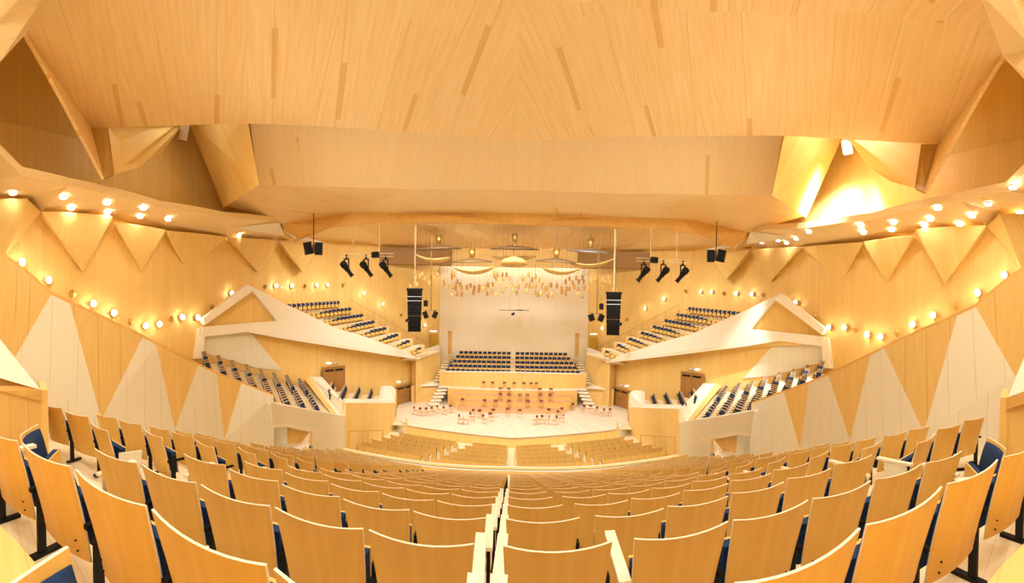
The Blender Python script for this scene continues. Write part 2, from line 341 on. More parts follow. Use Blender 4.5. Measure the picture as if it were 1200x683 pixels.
# ------------------------------------------------------------------ stage wall
YB = 48.5
mb = MB()
mb.plate([(-10.6, YB, -9), (-9.35, YB, -9), (-9.35, YB, 13), (-10.6, YB, 13)], .3, MT['back']); mb.plate([(9.35, YB, -9), (10.6, YB, -9), (10.6, YB, 13), (9.35, YB, 13)], .3, MT['back'])
for s in (1, -1):   # niche jambs and the wall around the two narrow passages
    d0, d1, zt = 8.75 * s, 9.35 * s, 1.35
    mb.plate([(d0, YB, zt), (d1, YB, zt), (d1, YB, 13), (d0, YB, 13)], .3, MT['back'])
    mb.plate([(d0, YB + .3, -3), (d1, YB + .3, -3), (d1, YB + .3, zt + .2), (d0, YB + .3, zt + .2)], .1, MT['orange'])
mb.plate([(-8.75, YB, -9), (8.75, YB, -9), (8.75, YB, 13), (-8.75, YB, 13)], .3, MT['back'])
struct(mb.build('wall_back'))
# ------------------------------------------------------------------ side balconies
def resample(a, b, n): return [lerp(a, b, (i + .5) / n) for i in range(n)]
BAL_R = [(-19.053,34.715,4.454),(-18.01,35.604,3.749),(-16.937,36.458,3.042),(-15.817,37.284,2.316),(-14.658,38.076,1.578),(-13.462,38.833,0.83),(-12.24,39.549,0.082),(-10.974,40.23,-0.687)]
BAL_L = [(-20.219,26.333,3.401),(-20.03,28.335,2.701),(-19.528,30.243,2.006),(-18.549,32.476,1.258),(-17.377,34.467,0.64),(-15.783,36.319,-0.114),(-14.281,37.899,-0.703),(-12.627,39.322,-1.313)]
BAL_N = (13, 12, 12, 10, 8, 7, 5, 3)
T1_K = [(-18.103,14.509,-0.718),(-17.854,15.585,-1.034),(-17.66,16.692,-1.398),(-17.448,17.904,-1.754),(-17.175,19.119,-2.127),(-16.875,20.303,-2.483),(-16.596,21.55,-2.763),(-16.31,22.882,-3.134)]
T1_F = [(-14.295,11.743,-1.285),(-12.763,11.53,-1.628),(-11.668,11.525,-1.924),(-10.721,11.606,-2.211),(-9.761,11.652,-2.49)] + [(-9.397,12.422,-2.962),(-9.854,14.355,-3.442),(-10.382,16.587,-3.989)]
T2_K = [(-15.212,26.436,-3.815),(-14.834,28.241,-4.184),(-14.28,29.972,-4.522),(-13.722,31.654,-4.855)]
T2_F = [(-12.757,21.733,-3.718),(-11.429,20.876,-4.044),(-11.39,22.927,-4.428),(-11.249,25.204,-4.795)]
def terrace(name, rows, drop=.9, back=.3, ext=.3, mat='floor'):
    """stepped deck under rows of seats: rows = [(end, end), ...] at seat-back height, highest first"""
    mb = MB()
    for i, (a, b) in enumerate(rows):
        a, b = Vector(a), Vector(b)
        nxt = rows[i + 1] if i + 1 < len(rows) else None
        d = (b - a).normalized(); a = a - d * ext; b = b + d * ext
        a.z -= drop; b.z -= drop
        if nxt: c, e = Vector(nxt[1]) + d * ext, Vector(nxt[0]) - d * ext
        else:
            p, q = Vector(rows[i - 1][0]), Vector(rows[i - 1][1]); c, e = b + (Vector(rows[i][1]) - q), a + (Vector(rows[i][0]) - p)
        if nxt:      # the step ends short of the next row's backs
            vc, ve = (b - c), (a - e); vc.z = ve.z = 0; c = c + vc.normalized() * back; e = e + ve.normalized() * back
        if i == 0:
            c0, e0 = b + (b - c) * .6, a + (a - e) * .6; c0.z = b.z; e0.z = a.z
            mb.plate([a, b, c0, e0], .1, MT[mat], tuple(d))
        c = Vector((c.x, c.y, b.z)); e = Vector((e.x, e.y, a.z))
        mb.plate([a, b, c, e], .05, MT[mat], tuple(d))
        if nxt: mb.plate([c, e, (e.x, e.y, nxt[0][2] - drop - .02), (c.x, c.y, nxt[1][2] - drop - .02)], .03, MT['wall'], (0, 0, 1))
    return struct(mb.build(name))
for s in (1, -1):
    # cream front with its peak, in one upright plane
    F = [(-17.149,17.668,3.919),(-16.386,20.595,2.826),(-14.911,26.257,1.016),(-13.77,30.638,0.191),(-12.899,33.977,-0.587),(-11.962,37.574,-1.302),(-11.325,40.02,-2.339),(-14.457,27.998,-0.882),(-16.387,20.59,0.069),(-17.153,17.651,0.528),(-17.992,14.43,0.2),(-18.038,14.255,0.854),(-16.488,20.203,1.389)]
    mb = MB(); mb.plate(ml(F, s), .28, MT['cream'], (1, 1, 0))
    e0 = (-11.427,39.628,-2.27); e0t = (-11.962,37.574,-1.302); g1 = (-9.859,45.341,-1.541); g1t = (-9.87,45.338,-0.622)
    mb.plate(ml([(-11.325,40.02,-2.339), (-10.961,41.417,-1.286), g1t, g1], s), .28, MT['cream'], (1, 1, 0))
    # sloping roof slab and end post
    mb.plate(ml([(-16.945,17.458,3.873),(-16.838,17.867,3.425),(-17.761,14.325,0.986),(-17.815,14.12,1.376)], s), .6, MT['cream'], (1, 1, 0))
    mb.plate(ml([(-17.999,14.008,0.792),(-17.907,14.362,0.227),(-17.941,14.228,-1.247),(-18.096,13.635,-1.229)], s), .5, MT['cream'], (0, 0, 1))
    struct(mb.build('trim_balcony_front_' + SIDE[s]))
    mb = MB(); mb.plate(ml([(-18.482,14.532,0.815),(-17.52,18.227,3.714),(-16.818,20.921,1.297),(-17.374,18.788,0.989)], s), .1, MT['wall']); struct(mb.build('wall_balcony_gable_' + SIDE[s]))
    # wall under the balcony
    U = (-18.4,14.6,-12.9,41)
    mb = MB()
    mb.plate(ml([(-18.6, 13.7, -5), (-12.57, 42.6, -9), (-12.57, 42.6, -1.2), (-18.6, 13.7, 1.0)], s), .2, MT['wall'])
    mb.plate(ml([(-18.305,14.76,0.581),(-17.606,18.118,0.729),(-16.928,21.372,-2.463),(-17.452,18.856,-2.125),(-18.374,14.429,-0.807)], s), .05, MT['pale'])
    mb.plate(ml([(-11.584,40.163,-2.042), (-12.698,41.501,-2.127), (-12.637,41.519,-8.505), (-11.523,40.18,-8.184)], s), .1, MT['wall'])
    mb.plate(ml([(-11.584,40.163,-2.042), (-9.794,45.559,-1.085), (-9.707,45.578,-8.27), (-11.526,40.179,-7.871)], s), .1, MT['wall'])
    struct(mb.build('wall_under_balcony_' + SIDE[s]))
    # balcony underside so that no light leaks below the front
    mb = MB(); mb.plate(ml([(-17.992,14.432,0.399),(-17.153,17.651,0.65),(-14.457,27.997,-0.726),(-11.428,39.625,-2.117)] + [(-12.297,42.637,-2.278),(-15.557,30.125,-0.698),(-18.456,18.994,0.895),(-19.359,15.53,0.614)], s), .05, MT['wall'], (0, 1, 0)); struct(mb.build('ceiling_under_balcony_' + SIDE[s]))
    terrace('floor_balcony_' + SIDE[s], [(mx(a, s), mx(b, s)) for a, b in zip(BAL_L, BAL_R)], ext=.9, back=.4)
    terrace('floor_terrace_' + SIDE[s], [(mx(a, s), mx(b, s)) for a, b in zip(T1_K, T1_F)], ext=.0, back=.22)
    terrace('floor_terrace_stage_' + SIDE[s], [(mx(a, s), mx(b, s)) for a, b in zip(T2_K, T2_F)], ext=.0, back=.22)

    # terrace fronts: two upright walls with cream rails, the doorway to the tier in the first
    Q = (-8.35,9.95,-10.8,20.31)
    tl, tr, bl, br = (-8.306,9.765,-2.356), (-10.811,20.355,-5.155), (-8.353,9.963,-4.432), (-10.823,20.408,-8.511)
    # opening corners (inner) and the frame around it
    i0, i1, i2, i3 = [(-8.354,9.968,-3.369),(-8.663,11.275,-3.63),(-9.282,13.891,-4.518),(-9.149,13.331,-5.023)]
    o0, o1, o2, o3 = [(-8.354,9.968,-3.287),(-8.586,10.946,-3.395),(-9.792,16.046,-5.01),(-9.381,14.31,-5.337)]
    b3 = (-9.353,14.192,-6.052)
    mb = MB()
    mb.plate(ml([tl, tr, o2, o1, o0], s), .15, MT['pale']); mb.plate(ml([tr, br, b3, o3, o2], s), .15, MT['pale'])
    mb.plate(ml([tl, tr, (tr[0] - .28, tr[1], tr[2] + .06), (tl[0] - .28, tl[1], tl[2] + .06)], s), .08, MT['cream'], (0, 1, 0))
    struct(mb.build('wall_terrace_' + SIDE[s]))
    mb = MB()
    for pts in ([o0, o1, i1, i0], [o1, o2, i2, i1], [o2, o3, i3, i2]): mb.plate(ml(pts, s), .3, MT['cream'])
    struct(mb.build('trim_doorway_' + SIDE[s]))
    mb = MB(); k = lambda p, d: (p[0] * (1 + d / 13), p[1] * (1 + d / 13), p[2])
    j0, j1, j2, j3 = (-9.822,11.601,-3.88), (-9.703,12.596,-4.02), (-9.246,14.026,-4.5), (-9.14,13.497,-5.393)
    mb.plate(ml([j0, j1, (j1[0], j1[1], -5.2), (j0[0], j0[1], -5.2)], s), .1, MT['pale']); mb.plate(ml([j1, j2, (j2[0], j2[1], -5.2), (j1[0], j1[1], -5.2)], s), .1, MT['orange'])
    mb.plate(ml([(-8.337,9.844,-4.299), (-7.597,11.28,-4.671), (-9.497,14.1,-5.089), (-10.34,12.21,-4.869)], s), .1, MT['cream'], (1, 0, 0))
    struct(mb.build('wall_doorway_' + SIDE[s]))
    # dividing parapet between the two terraces: broad cream cap running up to the door
    c0, c1, c2, c3 = (-10.788,20.313,-5.144), (-10.85,19.482,-4.962), (-16.369,24.422,-3.169), (-15.69,25.335,-3.247); c4 = (-10.885,20.488,-4.289)
    mb = MB(); mb.plate(ml([c1, c0, c4, c3, c2], s), .12, MT['cream'], (1, 1, 0))
    mb.plate(ml([c1, c2, (-16.676,23.97,-3.293), (-11.187,19.176,-4.774)], s), .05, MT['wall'], (1, 1, 0))
    struct(mb.build('trim_terrace_cap_' + SIDE[s]))
    # second terrace front
    r0, r1 = (-10.885,20.488,-4.289), (-11.016,31.107,-6.068); q0, q1 = (r0[0], r0[1], -9), (r1[0], r1[1], -9)
    mb = MB(); mb.plate(ml([r0, r1, q1, q0], s), .2, MT['wall'])
    mb.plate(ml([r0, r1, (-11.119,31.389,-5.749), (-11.079,20.725,-4.051)], s), .1, MT['cream'], (0, 1, 0))
    mb.plate(ml([c0, r0, q0, (c0[0], c0[1], -9)], s), .1, MT['wall'])
    mb.plate(ml([(-11.434,28.814,-5.4), (-11.019,31.106,-5.738), (-11.027,31.103,-4.75), (-11.514,31.353,-4.503), (-11.7,29.784,-4.296)], s), .4, MT['cream'])
    mb.plate(ml([r1, (-11.027,31.103,-4.75), (-11.903,33.975,-5.181), (-11.878,33.984,-8.241)], s), .1, MT['wall'])
    struct(mb.build('wall_terrace_stage_' + SIDE[s]))
    # low wall with the cream wedge beside the choir steps
    mb = MB()
    mb.plate(ml([(-12.321,40.57,-5.609), (-8.121,43.854,-5.786), (-8.186,43.639,-6.315), (-8.958,42.568,-7.502), (-9.371,41.966,-7.959), (-12.298,40.577,-8.096)], s), .15, MT['orange'])
    mb.plate(ml([(-11.66,40.557,-5.628), (-8.121,43.549,-5.748), (-8.202,44.145,-5.523), (-11.839,44.45,-5.129)], s), .1, MT['cream'], (1, 0, 0))
    struct(mb.build('wall_choir_side_' + SIDE[s]))

# ------------------------------------------------------------------ choir, stage, stalls floors
CH_Y = [42.9 + i for i in range(5)]; CH_Z = [-3.55, -3.05, -2.53, -1.98, -1.42]; CH_X = [8.5, 8.25, 8.0, 7.72, 7.45]; CH_N = [13, 13, 12, 12, 11]
mb = MB()
for i in range(5):
    y0 = CH_Y[i] - .45; y1 = (CH_Y[i + 1] - .45) if i < 4 else 48.45; zf = CH_Z[i] - .9
    mb.box((0, (y0 + y1) / 2, (zf - 6.2) / 2), (2 * (CH_X[i] + .25), y1 - y0, zf + 6.2), MT['floor'], grain=(1, 0, 0))
struct(mb.build('floor_choir'))
mb = MB(); mb.plate([(-9.1, 42, -5.75), (0, 41.85, -5.75), (9.1, 42, -5.75), (9.1, 42, -3.85), (0, 41.85, -3.72), (-9.1, 42, -3.85)], .18, MT['orange'])
mb.plate([(-9.1, 42, -3.85), (0, 41.85, -3.72), (9.1, 42, -3.85), (9.1, 42.3, -3.82), (0, 42.2, -3.69), (-9.1, 42.3, -3.82)], .08, MT['cream'], (1, 0, 0))
struct(mb.build('wall_choir_front'))
for s in (1, -1):
    st = thing('choir_steps', 'flight of pale wooden steps climbing along the %s end of the choir rows' % SIDE[s], 'steps', (0, 0, 0), group='steps beside the choir')
    for i in range(11):
        t = i / 10
        MB().box((-(9.38 - .45 * t) * s, 43.0 + 4.6 * t, -5.1 + 3. * t), (1.05, .5, .16), MT['floor'], grain=(1, 0, 0)).build('tread', st)
    st = thing('stage_steps', 'short pale stair from the stage up to the top riser beside the %s low wall' % SIDE[s], 'steps', (0, 0, 0), group='steps beside the risers')
    for i in range(6):
        t = i / 5
        MB().box((-(9.2 - .7 * t) * s, 39.4 + 2.3 * t, -7.5 + 1.75 * t), (1.3, .62, .2), MT['cream'], Matrix.Rotation(.5 * s, 3, 'Z'), (1, 0, 0)).build('tread', st)
ST = [(0, 27.35), (-9.4, 29.5), (-9.6, 30.1), (-11.1, 31.3), (-13.2, 38), (-13.0, 44), (0, 44)]
for s in (1, -1):
    mb = MB(); P = [(x * s, y, -7.7) for x, y in ST]; mb.plate(P, .15, MT['stage'], (.33 * s, .95, 0)); struct(mb.build('floor_stage'))
    mb = MB(); mb.plate([(0, 27.35, -7.72), (-9.4 * s, 29.5, -7.72), (-9.4 * s, 29.5, -8.7), (0, 27.35, -8.7)], .1, MT['wall'])
    mb.plate([(-9.4 * s, 29.5, -7.2), (-9.65 * s, 30.1, -7.2), (-9.65 * s, 30.1, -8.7), (-9.4 * s, 29.5, -8.7)], .1, MT['wall'])
    mb.plate([(-9.4 * s, 29.5, -7.72), (-11.3 * s, 31.4, -7.72), (-11.3 * s, 31.4, -8.7), (-9.4 * s, 29.5, -8.7)], .08, MT['pale']); mb.plate([(-9.4 * s, 29.5, -7.72), (-11.4 * s, 30.2, -8.0), (-11.4 * s, 31.6, -7.74)], .05, MT['floor'], (1, 0, 0))
    struct(mb.build('wall_stage_front'))
mb = MB(); mb.plate([(-12, 18.6, -8.55), (12, 18.6, -8.55), (12, 32, -8.55), (-12, 32, -8.55)], .2, MT['floor'], (1, 0, 0)); struct(mb.build('floor_stalls'))
# raised orchestra platforms, curved fronts
RZ = [(-7.2, 36.5, 6.0), (-6.7, 37.7, 6.5), (-6.2, 38.9, 7.0), (-5.7, 40.1, 7.8)]
for i, (z, y, hw) in enumerate(RZ):
    t = thing('stage_riser', 'curved wooden orchestra platform, %s step up from the stage floor' % ORD[i + 1], 'platform', (0, y, z), group='orchestra risers')
    n = 16; arc = []
    for j in range(n + 1):
        u = -1 + 2 * j / n; arc.append((u * hw, .6 * abs(u) ** 2.4))
    arc = [(x, q - min(0, 0)) for x, q in arc]
    top = [(x, q, 0) for x, q in arc] + [(hw, 42 - y if i == 3 else 2.2, 0), (-hw, 42 - y if i == 3 else 2.2, 0)]
    mb = MB(); k = len(top)
    mb.add(top + [(a, b, -.06) for a, b, c in top], [tuple(range(k)), tuple(range(2 * k - 1, k - 1, -1))] + [(q, (q + 1) % k, k + (q + 1) % k, k + q) for q in range(k)], MT['cream' if i == 3 else 'riser'], (1, 0, 0))
    mb.build('platform_deck', t)
    h = z + 7.7
    mb = MB(); a2_ = [(x * .995, q + .03) for x, q in arc]
    mb.add([(x, q, -.06) for x, q in a2_] + [(x, q, -h) for x, q in a2_], [(q, q + 1, len(a2_) + q + 1, len(a2_) + q) for q in range(len(a2_) - 1)], MT['orange' if i else 'riser'], (0, 0, 1))
    mb.build('fascia', t)

# parapet between the tier and the stalls
CP = [(-10.315,17.596,-6.9), (-10.124,19.196,-6.9), (-7.421,18.976,-6.9), (-4.747,18.778,-6.9), (-2.314,18.788,-6.9)]; CP = CP + [(0, 18.9, -6.9)]
for s in (1, -1):
    mb = MB()
    for p, q in zip(CP, CP[1:]):
        b = lambda v, d: (v[0], v[1] - d, v[2])
        mb.plate(ml([b(p, .55), b(q, .55), (q[0], q[1] - .55, -8.3), (p[0], p[1] - .55, -8.3)], s), .1, MT['orange'])
        mb.plate(ml([b(p, .6), b(q, .6), b(q, .42), b(p, .42)], s), .06, MT['cream'], (1, 0, 0)); mb.plate(ml([b(p, .42), b(q, .42), b(q, .15), b(p, .15)], s), .07, MT['wall'], (1, 0, 0))
        mb.plate(ml([b(p, .15), b(q, .15), q, p], s), .06, MT['cream'], (1, 0, 0))
    struct(mb.build('trim_tier_parapet'))
    t = thing('barrier_panel', 'low pale barrier with a cream end post at the %s foot of the seating tier' % SIDE[s], 'barrier', (0, 0, 0), group='low barriers')
    p, q = (-6.829,13.355,-5.241), (-5.907,14.114,-5.455)
    MB().plate(ml([p, q, (q[0], q[1], q[2] - .75), (p[0], p[1], p[2] - .75)], s), .06, MT['pale']).build('panel', t)
    MB().box((q[0] * s, q[1], q[2] - .38), (.12, .12, .8), MT['cream']).build('post', t)

# ------------------------------------------------------------------ tier floor: one terrace step per seat row
def rowk(k):
    y = 1.84 + .86 * k
    c = {-2: .10, -1: .085, 0: .06, 1: .04, 2: .03, 3: .022, 4: .014, 5: .008, 6: .003}.get(k, 0. if k < 8 else -.0107 * (k - 7) / 10)
    sz = {-2: .0, -1: .0, 0: .0, 1: .009, 2: .009, 3: .007, 4: .005, 5: .003}.get(k, 0.)
    return y, -(.38 + .36 * y), c, sz
def rowp(k, x):
    y, z, c, sz = rowk(k); return (x, y - c * x * x, z + sz * min(x * x, 30))
def half(y):   # inner face of the parapet
    pts = [(-1, 5.6), (1., 6.2), (2.66, 6.5), (5., 7.3), (7.5, 8.1), (9.95, 8.3), (17.6, 10.2), (30, 12)]
    for (y0, x0), (y1, x1) in zip(pts, pts[1:]):
        if y <= y1: return x0 + (x1 - x0) * (y - y0) / (y1 - y0)
    return 12.
mb = MB()
for k in range(-2, 18):
    xs = [x * .75 for x in range(-16, 17)]
    for x0, x1 in zip(xs, xs[1:]):
        f = lambda x, d: (x, rowp(k, x)[1] + d, rowp(k, x)[2] - .9)
        d1 = lambda x: rowp(k + 1, x)[1] - rowp(k, x)[1] - .28
        if abs(x0 + x1) / 2 > half(rowp(k, (x0 + x1) / 2)[1]) + .6: continue
        e0, e1 = (f(x0, d1(x0)), f(x1, d1(x1))) if k < 17 else (f(x0, 2.4), f(x1, 2.4))
        b = -1.2 if k == -2 else -.28
        mb.add([f(x0, b), f(x1, b), e1, e0], [(0, 1, 2, 3)], MT['wall' if k == -2 else 'floor'], (1, 0, 0))
        z1 = lambda x: rowp(k + 1, x)[2] - .9
        mb.add([e0, e1, (e1[0], e1[1], z1(x1)), (e0[0], e0[1], z1(x0))], [(0, 1, 2, 3)], MT['wall' if k == -2 else 'cream'], (1, 0, 0))
struct(mb.build('floor_tier'))

# dark nosings and half steps in the two side aisles
for s in (1, -1):
    mb = MB()
    for k in range(-1, 6):
        x0, x1 = (3.42, 4.02) if k < 1 else (3.5, 4.15)
        for h in (0, 1):
            for nn in (.0, .16):
                a, b = rowp(k, x0), rowp(k, x1); d = rowp(k + 1, x0)[1] - a[1] - .28 - .42 * h - nn; z = a[2] - .9 + .012 - .0 * h
                zb = b[2] - .9 + .012
                mb.add(ml([(x0, a[1] + d - .03, z), (x1, b[1] + d - .03, zb), (x1, b[1] + d, zb), (x0, a[1] + d, z)], s), [(0, 1, 2, 3)], MT['black'])
    struct(mb.build('trim_aisle_nosing_' + SIDE[s]))
# ------------------------------------------------------------------ seats
def shell(mb, w0=.50, w1=.56, z0=.26, z1=.90, lean=.17, sag=.035, t=.014, nu=6, nv=5, mat='seat', y=0.):
    """curved plywood back: bottom z0, top z1 leaning backwards, bowed towards the rear"""
    G = {}
    vs = []
    for side in (0, 1):
        for j in range(nv + 1):
            v = j / nv
            for i in range(nu + 1):
                u = -1 + 2 * i / nu; w = w0 + (w1 - w0) * v
                yy = y - lean * v ** 1.25 + sag * u * u + (t if side else 0)
                G[side, i, j] = len(vs); vs.append((u * w / 2, yy, z0 + (z1 - z0) * v + (.012 * u * u if j == nv else 0)))
    fb = [(G[0, i, j], G[0, i + 1, j], G[0, i + 1, j + 1], G[0, i, j + 1]) for i in range(nu) for j in range(nv)]
    ff = [(G[1, i, j], G[1, i, j + 1], G[1, i + 1, j + 1], G[1, i + 1, j]) for i in range(nu) for j in range(nv)]
    mb.add(vs, fb + ff, MT[mat], smooth=True)
    rim = [(G[0, i, nv], G[0, i + 1, nv], G[1, i + 1, nv], G[1, i, nv]) for i in range(nu)] + [(G[0, i, 0], G[1, i, 0], G[1, i + 1, 0], G[0, i + 1, 0]) for i in range(nu)]
    for i in (0, nu): rim += [(G[0, i, j], G[0, i, j + 1], G[1, i, j + 1], G[1, i, j]) for j in range(nv)]
    mb.add(vs, rim, MT['edge'])
    return mb
def pad(mb, nu=6, nv=4, w0=.47, w1=.53, z0=.36, z1=.865, lean=.17, sag=.035, t=.042, mat='navy'):
    vs = []; G = {}
    zz = lambda v: (z0 - .26) / .64 + ((z1 - z0) / .64) * v
    for side in (0, 1):
        for j in range(nv + 1):
            v = j / nv
            for i in range(nu + 1):
                u = -1 + 2 * i / nu; w = w0 + (w1 - w0) * v
                edge = 1 - .55 * (max(abs(u), 0) ** 6) - .45 * (abs(2 * v - 1) ** 6)
                yy = -lean * zz(v) ** 1.25 + sag * u * u + .017 + (t * max(edge, .15) if side else 0)
                G[side, i, j] = len(vs); vs.append((u * w / 2, yy, z0 + (z1 - z0) * v))
    f = [(G[1, i, j], G[1, i, j + 1], G[1, i + 1, j + 1], G[1, i + 1, j]) for i in range(nu) for j in range(nv)]
    f += [(G[0, i, nv], G[0, i + 1, nv], G[1, i + 1, nv], G[1, i, nv]) for i in range(nu)] + [(G[0, i, 0], G[1, i, 0], G[1, i + 1, 0], G[0, i + 1, 0]) for i in range(nu)]
    for i in (0, nu): f += [(G[0, i, j], G[0, i, j + 1], G[1, i, j + 1], G[1, i, j]) for j in range(nv)]
    mb.add(vs, f, MT[mat], smooth=True); return mb
ROTX = lambda a: Matrix.Rotation(a, 3, 'X')
def fold_seat(mb):
    mb.box((0, .13, .47), (.47, .07, .32), MT['navy'], ROTX(.1)); mb.box((0, .175, .47), (.48, .02, .33), MT['seat'], ROTX(.1)); return mb
def arm(mb, x, wide=False):
    if wide: mb.box((x, .19, .63), (.07, .52, .03), MT['edge'], grain=(0, 1, 0))
    else: mb.box((x, .11, .53), (.032, .30, .03), MT['dark'])
    return mb
def post(mb, x): mb.box((x, .06, .31), (.03, .07, .62), MT['black']); mb.box((x, .10, .015), (.05, .30, .03), MT['black']); return mb
PITCH = .60
def make_seat(name, label, cat, group, ends=(), wide=()):
    t = thing(name, label, cat, (0, 0, 0), 0, group)
    sh = shell(MB(), nu=8, nv=6)
    for x in (-.19, .19):
        for z in (.33, .40): sh.lathe((x, -.018 + .035 * (x / .26) ** 2 - .17 * ((z - .26) / .64) ** 1.25, z), [(.006, 0), (.006, .012)], MT['dark'], 6, ROTX(pi / 2))
    part(sh.build('back_shell', t), t)
    part(pad(MB(), 8, 6).build('back_cushion', t), t)
    part(fold_seat(MB()).build('folding_seat', t), t)
    part(arm(MB(), .30, 1 in wide).build('armrest', t), t); part(post(MB(), .30).build('support_post', t), t)
    if -1 in ends: part(arm(MB(), -.31, True).build('armrest', t), t); part(post(MB(), -.30).build('support_post', t), t)
    return t
def end_panel(t, sx):
    b = MB().plate([(sx * .335, -.02, .04), (sx * .335, .26, .04), (sx * .335, .34, .60), (sx * .335, .0, .62)], .025, MT['pale'], away=(sx > 0)); o = part(b.build('end_panel', t), t)
    r = MB(); ax = Matrix.Rotation(pi / 2, 3, 'Y'); x = sx * .362
    r.lathe((x - .004, .13, .28), [(.05, 0), (.05, .008)], MT['black'], 20, ax); r.lathe((x - .006, .13, .28), [(.033, 0), (.033, .014)], MT['edge'], 20, ax)
    part(r.build('row_marker', o), o)
def seat_lod(name, near=False, extra=(), front=False):
    """whole seat as one mesh for the far rows"""
    mb = MB(); shell(mb, nu=4, nv=2); pad(mb, 2, 2)
    if front: mb.box((0, .13, .37), (.47, .07, .30), MT['navy'], ROTX(.1)); mb.box((0, .175, .37), (.50, .02, .32), MT['seat'], ROTX(.1))
    else: fold_seat(mb)
    mb.box((.30, .11, .53), (.032, .30, .03), MT['dark']); mb.box((.30, .06, .31), (.03, .07, .62), MT['black'])
    for e in extra: mb.box((e * .32, .14, .34), (.03, .36, .60), MT['edge'])
    o = mb.build(name); COL.objects.unlink(o); return o

# tier: rows run across the hall; one narrow gap in the middle, an aisle on either side
GAPX = -.12
protoR = protoL = None
slots = []
for k in range(-1, 18):
    y0, z0, c, sz = rowk(k)
    for s in (1, -1):
        n = 0; x = (.19 if s == 1 else -.03); first = True; blk = 0
        u = (.19 if k >= 0 else .13) if s == 1 else -.03       # distance of the next shell edge from the axis, on this side
        while True:
            xc = u + .28
            if s == -1 and n == 1 and blk == 0: xc += .09
            ds = math.sqrt(1 + (2 * c * xc) ** 2)
            u_next = xc + .28 + .04 / ds
            X = -xc * s
            if blk == 0 and xc > (3.2 if s == 1 else 3.5): u = {-1: 9, 0: 3.75, 1: 4.2}.get(k, 4.45); blk = 1; n = 0; continue
            px, py, pz = rowp(k, X)
            lim = half(py) - (.3 if py < 7 else .5)
            if k == 0 and blk == 1 and n > 0: break
            if xc > lim: break
            n += 1
            slots.append(dict(k=k, s=s, n=n, blk=blk, p=(px, py, pz - .90), rz=math.atan(-2 * c * X), d=math.hypot(px, py), last=False))
            u = u_next + (xc + .28 < 0) * 0
# the first seat beyond each side aisle is turned in towards the middle
for q in slots:
    if q['blk'] == 1 and q['n'] == 1 and q['k'] <= 6:
        q['rz'] -= (1.0 if q['k'] == 0 else .3) * q['s']; q['p'] = (q['p'][0] + .10 * q['s'], q['p'][1] - .10, q['p'][2])
# the last seat before the side aisle is an end seat
for q in slots:
    if q['blk'] == 0 and q['n'] == max(r['n'] for r in slots if r['k'] == q['k'] and r['s'] == q['s'] and r['blk'] == 0): q['last'] = True
slots.sort(key=lambda q: q['d'])
def seat_label(q):
    row = 'row nearest the viewer' if q['k'] == -1 else ORD[q['k'] + 2] + ' row ahead of the viewer'
    where = '%s seat %s of the centre gap' % (ORD[q['n']], SIDE[q['s']]) if q['blk'] == 0 else '%s seat beyond the %s aisle' % (ORD[q['n']], SIDE[q['s']])
    return 'plywood-backed navy seat, %s, %s' % (row, where)
G1 = 'plywood-backed seats of the main tier'

protos = {}
lod = seat_lod('tier_chair_far')
mass = MB(); n_ind = 0; first_lod = True
for q in slots:
    if q['k'] <= 5:
        ends = (-1,) if (q['blk'] == 0 and ((q['s'] == -1 and q['n'] == 1) or (q['s'] == 1 and q['last']))) or (q['blk'] == 1 and q['n'] == 1 and q['s'] == -1) or (q['s'] == -1 and q['blk'] == 0 and q['n'] == 2 and q['k'] == 0) else ()
        pan = 0
        if q['blk'] == 1 and q['n'] == 1 and q['k'] < 2: pan = q['s'] * 1    # faces the aisle
        if q['last'] and q['k'] < 2: pan = -q['s']
        wide = (1,) if q['blk'] == 0 and q['n'] == 1 and q['s'] == 1 or q['last'] and q['s'] == -1 else ()
        key = (ends, pan, wide)
        if key not in protos:
            t = make_seat('tier_chair', seat_label(q), 'seat', G1, ends, wide); 
            if pan: end_panel(t, pan)
            protos[key] = t; t.location = q['p']; t.rotation_euler = (0, 0, q['rz'])
        else: dup(protos[key], q['p'], q['rz'], seat_label(q))
        n_ind += 1
    elif n_ind < 300:
        o = lod.copy(); o.name = 'tier_chair'; COL.objects.link(o); o.location = q['p']; o.rotation_euler = (0, 0, q['rz'] + rnd.uniform(-.01, .01)); tag(o, seat_label(q), 'seat', G1); n_ind += 1
    else:
        M_ = Matrix.Translation(q['p']) @ Matrix.Rotation(q['rz'], 4, 'Z'); me = lod.data
        for p_ in me.polygons: mass.add([M_ @ me.vertices[i].co for i in p_.vertices], [tuple(range(len(p_.vertices)))], me.materials[p_.material_index], smooth=p_.use_smooth)
if mass.v: tag(mass.build('tier_chair_rows'), 'farthest rows of plywood-backed navy seats low down before the parapet', 'seats', None, 'stuff')
# two seats in the viewer's own row, turned towards the middle
dup(protos[min(protos, key=lambda q: (len(q[0]), abs(q[1]), len(q[2])))], (-.86, .17, -1.62), -.9, 'navy chair close to the viewer in the bottom corner, its cushion facing in', 'seats in the viewer\'s own row')

